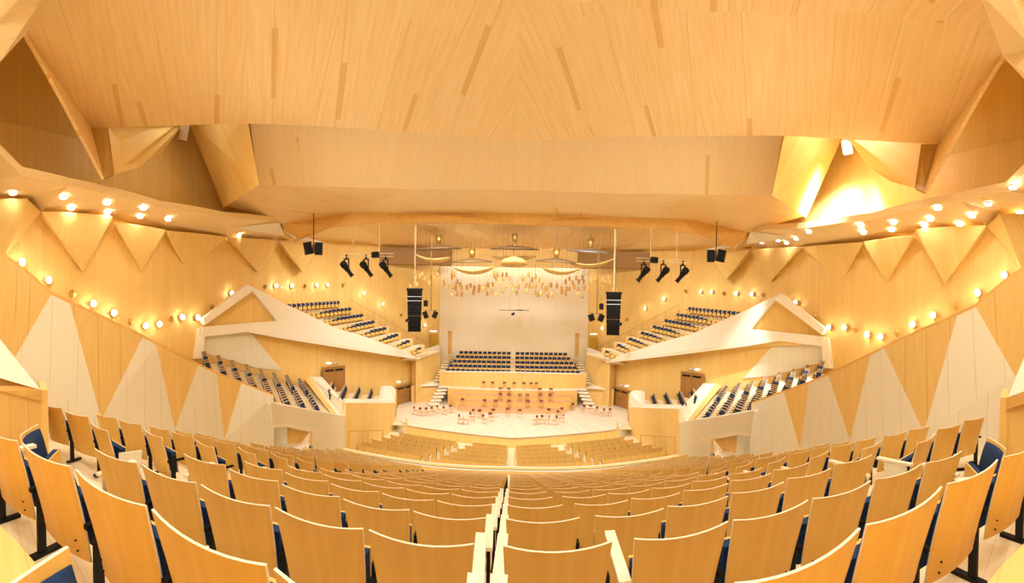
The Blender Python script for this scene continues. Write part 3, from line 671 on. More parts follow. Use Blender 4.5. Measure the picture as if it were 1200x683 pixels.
# stalls: four blocks before the stage, seen from behind
def put(lodo, name, p, rz, label, cat, group):
    o = lodo.copy(); o.name = name; COL.objects.link(o); o.location = p; o.rotation_euler = (0, 0, rz); return tag(o, label, cat, group)
st_lod = seat_lod('stalls_chair_a'); st_end = {1: seat_lod('stalls_chair_b', extra=(1,)), -1: seat_lod('stalls_chair_c', extra=(-1,))}
BLK = [('outer', (-9.17,26.92), (-4.13,25.87), (-11.4,22.55), (-5.92,21.79), 6, 9, 10), ('inner', (-2.94,25.76), (-.32,25.33), (-5.19,21.66), (-.32,21.26), 6, 5, 9)]
for s in (1, -1):
    for nm, a, b, d, c, nr, n0, n1 in BLK:
        for r in range(nr):
            t = r / (nr - 1); p, q = lerp(a, d, t), lerp(b, c, t); n = round(n0 + (n1 - n0) * t)
            rz = math.atan2(q[1] - p[1], (q[0] - p[0]) ) 
            for i in range(n):
                w = lerp(p, q, (i + .5) / n); 
                e = st_lod
                if nm == 'outer' and i == n - 1: e = st_end[s]
                if nm == 'inner' and i == n - 1: e = st_end[s]
                put(e, 'stalls_chair', (w[0] * s, w[1], -8.55), rz * s, 'stalls seat, %s block on the %s, %s row from the stage, %s from the wall' % (nm, SIDE[s], ORD[r + 1], ORD[i + 1]), 'seat', 'stalls seats below the stage')

# choir benches behind the stage, facing the viewer
ch = seat_lod('choir_chair_a', front=True)
for i in range(5):
    n = CH_N[i]
    for s in (1, -1):
        for j in range(n):
            x = .28 + (CH_X[i] - .28) * (j + .5) / n
            put(ch, 'choir_chair', (-x * s, CH_Y[i], CH_Z[i] - .9), pi, 'navy choir seat behind the stage, %s row up, %s seat %s of the centre' % (ORD[i + 1], ORD[j + 1], SIDE[s]), 'seat', 'choir seats behind the stage')
# terraces and balconies
tr = seat_lod('terrace_chair_a', front=True)
def rows(rws, nm, name, cat, group, counts, s, yaw=0.):
    for i, (a, b) in enumerate(rws):
        L = math.dist(a[:2], b[:2]); n = counts[i] if counts else int((L - .9) / .6)
        ang = math.atan2(b[1] - a[1], b[0] - a[0])
        face = ang - pi / 2 if nm != 'terrace' else ang + pi / 2
        for j in range(n):
            t = (j + .5) / n if counts else ((j + .5) * .6 + (.9 if j >= n * .55 else 0)) / L
            p = lerp(a, b, t)
            put(tr, name, (p[0] * s, p[1], p[2] - .9), (face - pi / 2 + yaw) * s if s == 1 else -(face - pi / 2 + yaw), '%s seat, %s side, %s row %s, %s' % (cat, SIDE[s], ORD[i + 1], 'from top' if nm == 'balcony' else 'from rear', ORD[j + 1] + (' from the parapet' if nm == 'balcony' else ' from the wall')), 'seat', group)
for s in (1, -1):
    rows(list(zip(BAL_L, BAL_R)), 'balcony', 'balcony_chair', 'navy upper balcony', 'seats on the upper balconies', BAL_N, s)
    rows(list(zip(T1_K, T1_F)), 'terrace', 'terrace_chair', 'navy side terrace', 'seats on the side terraces', None, s, -.6)
    rows(list(zip(T2_K, T2_F)), 'terrace', 'terrace_chair', 'navy terrace beside the stage', 'seats on the terraces beside the stage', (9, 9, 9, 9), s, -.3)
# ------------------------------------------------------------------ orchestra chairs
def make_chair():
    t = thing('orchestra_chair', 'reddish-backed wooden orchestra chair', 'chair', (0, 0, 0), 0, 'orchestra chairs on the stage')
    part(MB().box((0, 0, .45), (.42, .42, .03), MT['legwood'], grain=(1, 0, 0)).build('seat', t), t)
    b = MB(); shell(b, .40, .42, .62, .86, .05, .03, .015, 4, 2, 'red', -.2); part(b.build('backrest', t), t)
    for x in (-.19, .19):
        for y in (-.19, .19):
            m = MB(); m.rod((x * 1.1, y * 1.12, 0), (x, y, .44), .016, MT['legwood'], 6)
            if y < 0: m.rod((x, y, .44), (x, y - .03, .84), .014, MT['legwood'], 6)
            part(m.build('leg', t), t)
    return t
# (x, y, z, facing the conductor)
GR = dict(AZL=[0])
C_L = [(-9.798,33.877,-7.7),(-9.057,33.496,-7.7),(-8.48,33.679,-7.7),(-8.032,34.229,-7.7),(-7.662,35.191,-7.7),(-6.889,34.757,-7.7),(-6.396,35.744,-7.7)]
C_CL = [(-4.712,31.34,-7.7),(-4.241,31.107,-7.7),(-3.825,32.549,-7.7),(-3.748,34.044,-7.7),(-2.529,31.736,-7.7),(-1.993,32.666,-7.7),(-1.813,34.541,-7.7),(-0.445,35.093,-7.7),(-3.141,33.958,-7.7)]
C_CR = [(0.769,34.599,-7.7),(2.146,31.798,-7.7),(2.637,31.969,-7.7),(3.262,31.8,-7.7),(3.961,31.619,-7.7),(4.74,32.607,-7.7),(3.67,35.078,-7.7),(5.079,35.662,-7.7),(4.43,34.084,-7.7)]
C_R = [(7.687,36.805,-7.7),(8.488,36.955,-7.7),(8.932,35.992,-7.7),(9.391,34.841,-7.7),(10.016,34.744,-7.7),(6.709,38.294,-7.7)]
C_1 = [(-5.177,34.891,-7.2),(-2.835,34.273,-7.2),(-1.775,35.281,-7.2),(-0.374,35.667,-7.2),(2.949,34.997,-7.2),(1.567,35.379,-7.2)]
C_2 = [(-1.281,34.811,-6.7),(-0.376,35.147,-6.7),(0.762,35.253,-6.7),(1.51,35.305,-6.7),(2.862,35.133,-6.7),(3.897,34.917,-6.7)]
C_3 = [(-1.28,35.694,-6.2),(-0.35,35.811,-6.2),(2.845,35.041,-6.2),(3.99,35.065,-6.2)]
C_4 = [(-3.039,35.338,-5.7),(-2.139,35.779,-5.7),(-0.845,35.693,-5.7),(0.131,35.814,-5.7),(1.194,35.641,-5.7),(1.937,35.423,-5.7),(2.506,36.015,-5.7)]
proto = make_chair(); first = True
for grp, nm, zz in ((C_L, 'in the line on the left of the stage', 0), (C_CL, 'left of the conductor\'s place', 0), (C_CR, 'right of the conductor\'s place', 0), (C_R, 'in the line on the right of the stage', 0),
                (C_1, 'on the lowest riser', 36.8), (C_2, 'on the second riser', 38.), (C_3, 'on the third riser', 39.3), (C_4, 'on the top riser', 40.6)):
    for i, (x, y, z) in enumerate(grp):
        if zz: x, y = x * (zz + .2) / y, zz + .2 + .3 * (abs(x) / 6)
        rz = math.atan2(31. - y, 0 - x) - pi / 2 + rnd.uniform(-.25, .25)
        if zz: rz = pi + rnd.uniform(-.2, .2)
        lb = 'reddish-backed orchestra chair %s, %s from the left' % (nm, ORD[i + 1])
        # name them by where they come along their line
        order = sorted(range(len(grp)), key=lambda q: grp[q][0]); lb = 'reddish-backed orchestra chair %s, %s from the left' % (nm, ORD[order.index(i) + 1])
        if first: proto.location = (x, y, z); proto.rotation_euler = (0, 0, rz); proto['label'] = lb; first = False
        else: dup(proto, (x, y, z), rz, lb)

# ------------------------------------------------------------------ doors
def double_door(name, x0, y0, x1, y1, z0, z1, handle=True):
    d = bpy.data.objects.new(name, None); COL.objects.link(d); d['kind'] = 'structure'
    a, b = Vector((x0, y0, 0)), Vector((x1, y1, 0)); u = (b - a); L = u.length; u.normalize(); n = Vector((-u.y, u.x, 0))
    if n.dot(a) > 0: n = -n
    d.location = a + n * .12 + Vector((0, 0, z0)); d.rotation_euler = (0, 0, math.atan2(u.y, u.x)); H = z1 - z0; yo = 1 if (Matrix.Rotation(d.rotation_euler.z, 3, 'Z') @ Vector((0, 1, 0))).dot(n) > 0 else -1
    m = MB(); w = .12
    m.box((w / 2, 0, H / 2), (w, .16, H), MT['door']); m.box((L - w / 2, 0, H / 2), (w, .16, H), MT['door']); m.box((L / 2, 0, H - w / 2), (L - 2 * w, .16, w), MT['door'], grain=(1, 0, 0)); m.build('door_frame', d)
    for i in (0, 1):
        l0 = w + .01 + i * (L - 2 * w) / 2; lw = (L - 2 * w) / 2 - .02
        lf = MB().box((l0 + lw / 2, 0, (H - w) / 2), (lw, .07, H - w - .02), MT['door']).build('door_leaf', d)
        MB().box((l0 + lw / 2, yo * .06, H - w - .22), (lw * .8, .06, .16), MT['black']).build('closer', lf)
        MB().box((L / 2 + (-.12 if i == 0 else .12), yo * .07, H * .42), (.05, .05, .5), MT['gold']).build('handle', lf)
    return d
def upl(px0, px1, side): pass
dn = 0
for s in (1, -1):
    p, q = (-15.979,25.733,-3.942), (-15.37,28.654,-4.225)
    zt = (-15.681,27.163,-2.44)[2]
    dn += 1; double_door('door_%d' % dn, p[0] * s, p[1], q[0] * s, q[1], zt - 3.0, zt)
    p, q = (-13.456,37.841,-7.185), (-12.658,41.672,-7.772); zt = (-13.055,39.765,-5.441)[2]
    dn += 1; double_door('door_%d' % dn, p[0] * s, p[1], q[0] * s, q[1], -7.68, zt)
    for nm, l in (('upper terrace door', [(385.5,425.5),(392.5,425)]), ('stage door', [(467.2,447.3),(473.8,446.5)])):
        for i, (x, y) in enumerate(l):
            v = {(385.5,425.5): (-15.749,26.59,-2.137), (392.5,425): (-15.584,27.383,-2.138), (467.2,447.3): (-13.265,38.513,-4.976), (473.8,446.5): (-12.992,39.825,-5.028)}[(x, y)]
            t = thing('emergency_light', '%s oval emergency light above the %s %s' % (('lit', 'dim')[i], SIDE[s], nm), 'light', mx(v, s), math.atan2(-v[0] * s, v[1]) , 'emergency lights above the doors')
            m = MB(); m.box((0, .03, 0), (.5, .05, .2), MT['grey']); m.build('housing', t)
            m = MB(); m.lathe((0, .0, 0), [(.10, 0), (.10, .05)], MT['sign' if i == 0 else 'signo'], 16, Matrix.Rotation(pi / 2, 3, 'X') @ Matrix.Diagonal((2.3, .9, 1))); m.build('lens', t)
    # gilded door at the foot of the balcony
    v0, v1 = (-11.325,45.409,0.861), (-10.229,46.078,0.882); vb = (-10.782,45.747,-1.455)
    o = bpy.data.objects.new('door_%d' % (dn + 10), None); COL.objects.link(o); o['kind'] = 'structure'
    MB().plate([mx(v0, s), mx(v1, s), (v1[0] * s, v1[1], vb[2]), (v0[0] * s, v0[1], vb[2])], .1, MT['goldleaf']).build('door_leaf', o)
    v = (-10.79,45.642,1.217)
    t = thing('emergency_light', 'slim white light bar above the gilded door at the foot of the %s balcony' % SIDE[s], 'light', mx(v, s), 0, 'light bars above the gilded doors')
    MB().box((0, .04, 0), (1., .05, .14), MT['grey']).build('housing', t); MB().box((0, 0, 0), (.9, .05, .1), MT['sign']).build('lens', t)
    # hand rail down the wall beside the balcony stair
    t = thing('handrail', 'slim brass handrail descending beside the %s upper balcony seats' % SIDE[s], 'handrail', (0, 0, 0), 0, 'balcony handrails')
    ra, rb = (-18.284,35.352,4.677), (-11.523,44.843,-0.412)
    m = MB(); m.rod(mx(ra, s), mx(rb, s), .035, MT['legwood']); m.build('rail', t)
    for i in range(8):
        p = lerp(ra, rb, i / 7); MB().rod(mx(p, s), (p[0] * s, p[1], p[2] - 1.), .025, MT['legwood']).build('baluster', t)
    t = thing('guard_rail', 'low gilded rail at the foot of the %s terrace beside the stalls' % SIDE[s], 'handrail', (0, 0, 0), 0, 'rails beside the stalls')
    ra, rb = (-9.844,19.114,-5.752), (-9.91,25.116,-7.138)
    MB().rod(mx(ra, s), mx(rb, s), .03, MT['pend']).build('rail', t)
    for i in range(3):
        p = lerp(ra, rb, i / 2); MB().rod(mx(p, s), (p[0] * s, p[1], p[2] - 1.), .03, MT['pend']).build('baluster', t)

# ------------------------------------------------------------------ wall lamps and downlights
def make_lamp(lit, r):
    t = thing('wall_lamp', 'x', 'lamp', (0, 0, 0), 0, 'folded brass wall lamps')
    m = MB(); m.plate([(-.12, 0, -.16), (.12, 0, -.16), (.16, 0, .12), (-.10, 0, .18)], .02, MT['gold'], away=False); part(m.build('back_plate', t), t)
    m = MB(); m.add([(-.22, -.05, .02), (.0, -.26, .05), (.26, -.05, -.04), (.05, -.06, .24), (.02, -.06, -.26), (0, .0, 0)], [(0, 1, 3), (1, 2, 3), (2, 1, 4), (1, 0, 4), (0, 3, 5), (3, 2, 5), (2, 4, 5), (4, 0, 5)], MT['gold']); part(m.build('folded_shade', t), t)
    if lit:
        m = MB(); prof = [(r * math.sin(pi * (i + .35) / 6.7), -r * 1.15 * math.cos(pi * (i + .35) / 6.7)) for i in range(7)]
        m.lathe((-.02, -.17, .01), prof, MT['glowl'], 10); part(m.build('light', t), t)
    return t
LP = {}
W1, W2, W3 = (-16, 1.5, -20.9, 26.5), (-20.9, 26.5, -19.6, 35), (-19.6, 35, -10.6, 48.6)
LIT = [(p, W1) for p in [(-16.056,2.409,3.731),(-16.313,3.719,2.955),(-16.789,6.15,1.928),(-17.034,7.402,1.481),(-17.456,9.554,0.824),(-17.66,10.595,0.944),(-18.041,12.536,1.424),(-18.324,13.98,1.484),(-19.073,17.801,3.456),(-20.415,24.65,4.93)]]
LIT += [(p, W2) for p in [(-20.636,27.433,5.285),(-20.078,31.083,5.789),(-19.798,32.915,6.011)]] + [(p, W3) for p in [(-17.579,37.782,5.519),(-16.058,40.081,4.462),(-12.193,45.922,2.039)]]
DIM = [(p, W1) for p in [(-16.561,4.987,2.394),(-17.255,8.526,1.046),(-17.866,11.644,1.284),(-18.638,15.585,2.273),(-20.054,22.807,4.605)]] + [(p, W2) for p in [(-20.338,29.379,5.501)]] + [(p, W3) for p in [(-19.123,35.448,6.31),(-14.414,42.565,3.227)]]
for lst, lit in ((LIT, True), (DIM, False)):
    for s in (1, -1):
        for i, (p, w) in enumerate(sorted(lst, key=lambda q: q[0][1])):
            far = p[1] > 30
            key = (lit, far)
            ux, uy = w[2] - w[0], w[3] - w[1]
            nrm = math.atan2(ux, -uy)        # inward normal of the left wall: (uy, -ux)
            rz = math.atan2(-ux, uy) + pi / 2  # local -Y points into the hall
            rz = math.atan2(-ux, uy) + pi / 2 if True else 0
            rz = rz if s == 1 else -rz
            lb = '%s brass wall lamp, %s wall, %s of the %s ones counted towards the stage' % ('glowing' if lit else 'unlit', SIDE[s], ORD[i + 1], 'glowing' if lit else 'unlit')
            if key not in LP:
                t = make_lamp(lit, .13 if far else .14); t['label'] = lb; t.location = mx(p, s); t.rotation_euler = (0, 0, rz); LP[key] = t
            else: dup(LP[key], mx(p, s), rz, lb)
DL = {1: [(-15.065,1.953,6.575),(-14.522,4.069,6.29),(-15.802,4.796,6.359),(-15.18,6.379,6.546),(-16.304,6.889,6.563),(-15.251,8.388,6.635),(-16.373,8.79,6.637),(-16.164,10.44,6.71),(-18.759,18.426,7.908)],
      -1: [(14.265,5.239,6.433),(14.247,2.973,6.434),(12.898,1.75,6.421),(15.878,1.801,6.692),(15.519,6.079,6.503),(14.999,3.861,6.261),(16.261,6.688,6.543),(16.091,4.732,6.343),(15.613,8.122,6.627),(16.585,8.718,6.633),(15.535,10.035,6.72),(16.405,10.411,6.68),(15.999,14.142,7.277),(17.318,16.47,7.643),(18.429,18.492,8.003),(18.107,19.099,8.241),(18.91,21.909,8.804)]}
dl0 = None
for s in (1, -1):
    for i, p in enumerate(sorted(DL[s], key=lambda q: q[1])):
        p = (p[0], p[1], p[2] - .07)
        lb = 'small round downlight in the %s timber shelf, %s counted towards the stage' % (SIDE[s], ORD[i + 1])
        if dl0 is None:
            dl0 = thing('downlight', lb, 'downlight', p, 0, 'downlights in the timber shelves')
            m = MB(); m.lathe((0, 0, 0), [(.15, 0), (.19, 0), (.19, .06), (.15, .06)], MT['cream'], 16, None, False); part(m.build('trim_ring', dl0), dl0)
            m = MB(); m.lathe((0, 0, .005), [(.15, 0), (.15, .03)], MT['dl'], 16); part(m.build('lens', dl0), dl0)
        else: dup(dl0, p, 0, lb)

# ------------------------------------------------------------------ loudspeakers and stage lights
for s in (1, -1):
    c = (-7.435,25.123,3.759); cb = (-7.405,25.132,0.664); top = (-7.426,24.917,8.613)
    t = thing('line_array', 'tall black line array of stacked speakers hanging on the %s of the stage' % SIDE[s], 'loudspeaker', mx(c, s), math.atan2(-c[0] * s, c[1]), 'hanging line arrays')
    H = c[2] - cb[2]; n = 8; ch_ = H / n
    MB().box((0, 0, .05), (1.22, .7, .1), MT['black']).build('flying_frame', t)
    for i in range(n):
        z = -ch_ * (i + .5); a = 0 if i < 4 else .05 * (i - 3); yo = 0 if i < 4 else .03 * (i - 3) ** 1.6
        m = MB(); w = 1.12 - .02 * i; R = ROTX(a)
        f = [(-w / 2, -.30), (w / 2, -.30), (w / 2 - .1, .35), (-w / 2 + .1, .35)]
        vs = [R @ Vector((x, y, dz)) + Vector((0, yo, z)) for dz in (-ch_ / 2 + .012, ch_ / 2 - .012) for x, y in f]
        m.add(vs, [(3, 2, 1, 0), (4, 5, 6, 7), (0, 1, 5, 4), (1, 2, 6, 5), (2, 3, 7, 6), (3, 0, 4, 7)], MT['black'])
        for q in range(5): m.add([R @ Vector(v) + Vector((0, yo, z)) for v in ((-w * .45, -.304, -ch_ * .42 + q * ch_ * .17), (w * .45, -.304, -ch_ * .42 + q * ch_ * .17), (w * .45, -.304, -ch_ * .33 + q * ch_ * .17), (-w * .45, -.304, -ch_ * .33 + q * ch_ * .17))], [(0, 1, 2, 3)], MT['dark'])
        cab = m.build('speaker_cabinet', t)
    for z in (-ch_ * 1.35, -ch_ * 2.15): MB().box((0, -.33, z), (1.08, .03, .035), MT['grey']).build('strap', t)
    MB().box((-.58 * s, -.05, -H * .74), (.16, .3, .24), MT['black'], Matrix.Rotation(.3, 3, 'Y')).build('side_bracket', t)
    MB().rod((0, 0, .1), (0, 0, top[2] - c[2]), .07 if s == -1 else .05, MT['palegold']).build('suspension_pole', t)
    # trio of small speakers on one pole
    b = (-8.09,33.023,2.933); tp = (-8.13,33.014,10.127)
    t = thing('speaker_pole', 'thin bronze pole with a cross bar carrying small speakers beside the %s line array' % SIDE[s], 'pole', mx(b, s), 0, 'speaker poles beside the line arrays')
    MB().rod((0, 0, 0), (0, 0, tp[2] - b[2]), .05, MT['disc']).build('pole', t); MB().box((0, 0, -.02), (1.3, .05, .05), MT['disc']).build('cross_bar', t)
    for j, (dx, rr) in enumerate(((-.55, .38), (.42, -.38))):
        t = thing('small_hanging_speaker', 'small black speaker tilted under the %s speaker pole, the %s of its pair' % (SIDE[s], 'outer' if (j == 0) == (s == 1) else 'inner'), 'loudspeaker', (b[0] * s + dx, b[1], b[2] - .45), .2, 'small speakers on the poles')
        Ry = Matrix.Rotation(-rr if True else rr, 3, 'Y')
        MB().box((0, 0, 0), (.46, .4, .66), MT['black'], Ry).build('cabinet', t); MB().box((0, -.21, 0), (.38, .02, .58), MT['dark'], Ry).build('grille', t); MB().box((0, 0, .4), (.06, .06, .16), MT['disc']).build('bracket', t)
    b2 = (-8.535,32.705,3.575)
    if s == -1: b2 = (b2[0] + .0, b2[1], b2[2])
    t = thing('small_hanging_speaker', 'small upright black speaker box just beside the %s line array' % SIDE[s], 'loudspeaker', (b2[0] * s - (.1 if s == -1 else 0), b2[1], b2[2]), 0, 'small upright speakers')
    MB().box((0, 0, 0), (.36, .34, .58), MT['black']).build('cabinet', t); MB().box((0, -.18, 0), (.3, .02, .5), MT['dark']).build('grille', t); MB().rod((0, 0, .29), (0, 0, .9), .02, MT['disc']).build('hanger', t)
    # pair of speakers over the side seats
    h0 = (-10.96,16.73,7.217); h1 = (-10.957,16.732,4.936)
    t = thing('speaker_hanger', 'thin rod from the ceiling holding the %s pair of tilted speakers' % SIDE[s], 'rod', mx(h1, s), 0, 'speaker rods under the ceiling')
    MB().rod((0, 0, 0), (0, 0, h0[2] - h1[2]), .025, MT['dark']).build('rod', t); MB().box((0, 0, .3), (.1, .1, .5), MT['disc']).build('clamp', t)
    for j, (px, tilt) in enumerate(((361.2, .22), (373.6, -.07))):
        p = ((-11.167,16.472,5.201), (-10.652,16.809,5.178))[j]
        t = thing('hanging_speaker', 'black hanging speaker with pale top on the %s rod, the %s of the pair' % (SIDE[s], 'tilted one' if j == 0 else 'straight one'), 'loudspeaker', mx(p, s), math.atan2(-p[0] * s, p[1]) + (.18 if j == 0 else -.12) * s, 'hanging speaker pairs')
        Ry = Matrix.Rotation(-tilt * s, 3, 'Y'); Rx = Ry @ ROTX(.2)
        MB().box((0, 0, 0), (.42, .36, .68), MT['black'], Rx).build('cabinet', t); m = MB(); m.box(Rx @ Vector((0, -.19, 0)), (.36, .02, .6), MT['dark'], Rx); m.build('grille', t)
        m = MB(); m.box(Rx @ Vector((0, 0, .35)), (.41, .35, .025), MT['grey'], Rx); m.build('top_plate', t)
    # lighting bar with three profile spots
    p, q = (-11.654,21.209,5.96), (-8.275,22.741,6.002)
    t = thing('lighting_bar', 'horizontal lighting bar with two drop rods on the %s of the stage' % SIDE[s], 'lighting bar', (0, 0, 0), 0, 'lighting bars')
    for dz, nm in ((0, 'upper_tube'), (-.2, 'lower_tube')): MB().rod((p[0] * s, p[1], p[2] + dz), (q[0] * s, q[1], q[2] + dz), .03, MT['palegold']).build(nm, t)
    for (b_, tp_) in (((-10.865,21.624,5.923), (-10.919,21.709,8.014)), ((-9.216,22.376,5.934), (-9.269,22.463,8.144))): MB().rod(mx(b_, s), (b_[0] * s, b_[1], tp_[2]), .04, MT['palegold']).build('drop_rod', t)
    j = (-9.424,22.181,5.878); MB().box(mx(j, s), (.5, .3, .36), MT['black']).build('junction_box', t)
    for i, sp in enumerate([(-11.287,21.406,5.832),(-10.061,22.01,5.839),(-8.802,22.543,5.82)]):
        t = thing('profile_spotlight', 'black profile spotlight clamped on the %s lighting bar, %s from the outside' % (SIDE[s], ORD[i + 1]), 'spotlight', mx(sp, s), 0, 'profile spotlights on the bars')
        MB().box((0, 0, -.08), (.1, .1, .3), MT['black']).build('clamp', t)
        m = MB()
        for a in (-.19, .19): m.box((a * .9, 0, -.55), (.05, .12, .62), MT['black'])
        m.box((0, 0, -.25), (.40, .12, .06), MT['black']); m.build('yoke', t)
        Rr = Matrix.Rotation(-.60 * s, 3, 'Y') @ ROTX(.25)
        m = MB(); m.lathe(Vector((-.12 * s, 0, -.72)) , [(.15, .36), (.24, .30), (.25, .02), (.19, -.06), (.17, -.36), (.14, -.38), (.14, -.78), (.165, -.8), (.165, -.86)], MT['black'], 14, Rr); hd = m.build('lamp_house', t)
        m = MB(); m.lathe(Vector((-.12 * s, 0, -.72)) + Rr @ Vector((0, 0, .36)), [(.13, 0), (.13, .02)], MT['lens'], 14, Rr); m.build('rear_cap', hd)

# microphone bar above the stage
c = (-0.116,35.0,3.143)
t = thing('microphone_bar', 'thin horizontal microphone bar hanging over the stage centre', 'microphone bar', (0, c[1], c[2]))
MB().rod((-1.55, 0, 0), (1.55, 0, 0), .025, MT['dark']).build('bar', t); MB().rod((.1, 0, .02), (.9, 0, .04), .04, MT['dark']).build('capsule_strip', t)
for x in (-.4, .45): MB().rod((x, 0, 0), (x, 0, 6.4), .008, MT['disc']).build('wire', t)
MB().rod((-.42, 0, 1.5), (.48, 0, 1.5), .02, MT['grey']).build('spreader', t)
t = thing('hanging_microphone', 'small dark microphone hanging below the thin bar over the stage', 'microphone', (0, c[1], c[2] - .38))
MB().lathe((-.1, 0, 0), [(.08, -.18), (.12, -.1), (.12, .12), (.06, .2)], MT['black'], 12, Matrix.Rotation(1.1, 3, 'Y')).build('body', t); MB().rod((0, 0, .05), (0, 0, .38), .012, MT['dark']).build('cable', t)

# ------------------------------------------------------------------ sound reflectors over the stage
def reflector(px, cup, disc, r, arc, lb, mat):
    """cup/disc/arc: points of the cup's middle, the disc's middle, the lower bowed strip's ends"""
    t = thing('sound_reflector', lb, 'sound reflector', disc, 0, 'sound reflectors over the stage')
    TILT = ROTX(.235)
    n = 28; m = MB(); m.lathe((0, 0, 0), [(.12, .36), (r * .55, .22), (r, .03), (r, -.06), (r * .5, -.05), (.12, -.06)], MT[mat], n, TILT); part(m.build('dish', t), t)
    h = cup[2] - disc[2]
    m = MB(); m.lathe((0, 0, 0), [(.07, .3), (.07, h - .4), (.22, h - .36), (.36, h + .42), (.30, h + .42), (.18, h - .25)], MT['gold'], 16); part(m.build('cup', t), t)
    part(MB().rod((0, 0, h - .3), (0, 0, 11.4 - disc[2]), .03, MT['disc']).build('rod', t), t)
    if arc:
        a, b, sag = arc; m = MB(); vs = []; K = 14
        for w in (-.85, .85):
            for dz in (0, .08):
                for i in range(K + 1):
                    u = i / K; p = lerp(a, b, u); vs.append((p[0] - disc[0], p[1] - disc[1] + w * (1 - (2 * u - 1) ** 4 * .7), p[2] - disc[2] - sag * (1 - (2 * u - 1) ** 2) + dz))
        k = K + 1; f = []
        for i in range(K): f += [(i, i + 1, k + i + 1, k + i), (2 * k + i, 3 * k + i, 3 * k + i + 1, 2 * k + i + 1), (i, 2 * k + i, 2 * k + i + 1, i + 1), (k + i, k + i + 1, 3 * k + i + 1, 3 * k + i)]
        f += [(0, k, 3 * k, 2 * k), (K, 2 * k + K, 3 * k + K, k + K)]
        m.add(vs, f, MT['honey'], smooth=True); part(m.build('bowed_board', t), t)
        for i, e in enumerate((.25, .75)):
            p = lerp(a, b, e); part(MB().rod((p[0] - disc[0], p[1] - disc[1], p[2] - disc[2] - sag * .75), (p[0] - disc[0], p[1] - disc[1], -.05), .012, MT['disc']).build('wire', t), t)
    return t
reflector(0, (-7.658,35.176,10.385), (-7.863,35.131,9.462), 2.35, ((-10.054,34.151,8.677), (-6.65,34.973,8.417), .45), 'outer left sound reflector dish with a brass cup above it', 'disc')
reflector(0, (-4.419,33.712,8.524), (-4.2,33.74,7.738), 2.0, ((-5.94,33.071,7.046), (-2.003,33.54,7.149), .55), 'inner left sound reflector dish hanging lower than its neighbours', 'disc')
reflector(0, (0.013,37.0,10.986), (-0.058,37.0,9.856), 2.65, ((-2.438,37.421,9.075), (2.262,37.432,9.165), .25), 'middle sound reflector, the widest dish of the row', 'disc')
reflector(0, (4.209,33.738,8.648), (4.059,33.757,7.896), 2.0, ((2.707,33.491,7.157), (6.315,33.001,7.156), .5), 'inner right sound reflector dish hanging lower than its neighbours', 'disc')
reflector(0, (7.661,35.175,10.334), (7.769,35.152,9.412), 2.35, ((5.642,35.15,8.124), (10.074,34.145,8.672), .55), 'outer right sound reflector dish, paler than the rest', 'grey')
d = (-0.114,35.0,7.825)
t = thing('sound_reflector', 'low bowed board under the middle sound reflector dish', 'sound reflector', d, 0, 'sound reflectors over the stage')
m = MB(); m.lathe((0, 0, 0), [(.1, .75), (1.1, .38), (1.35, .05), (1.35, -.05), (.8, -.22), (.1, -.28)], MT['honey'], 24); m.build('dish', t); MB().rod((0, 0, .7), (0, 0, 3.2), .04, MT['disc']).build('rod', t)

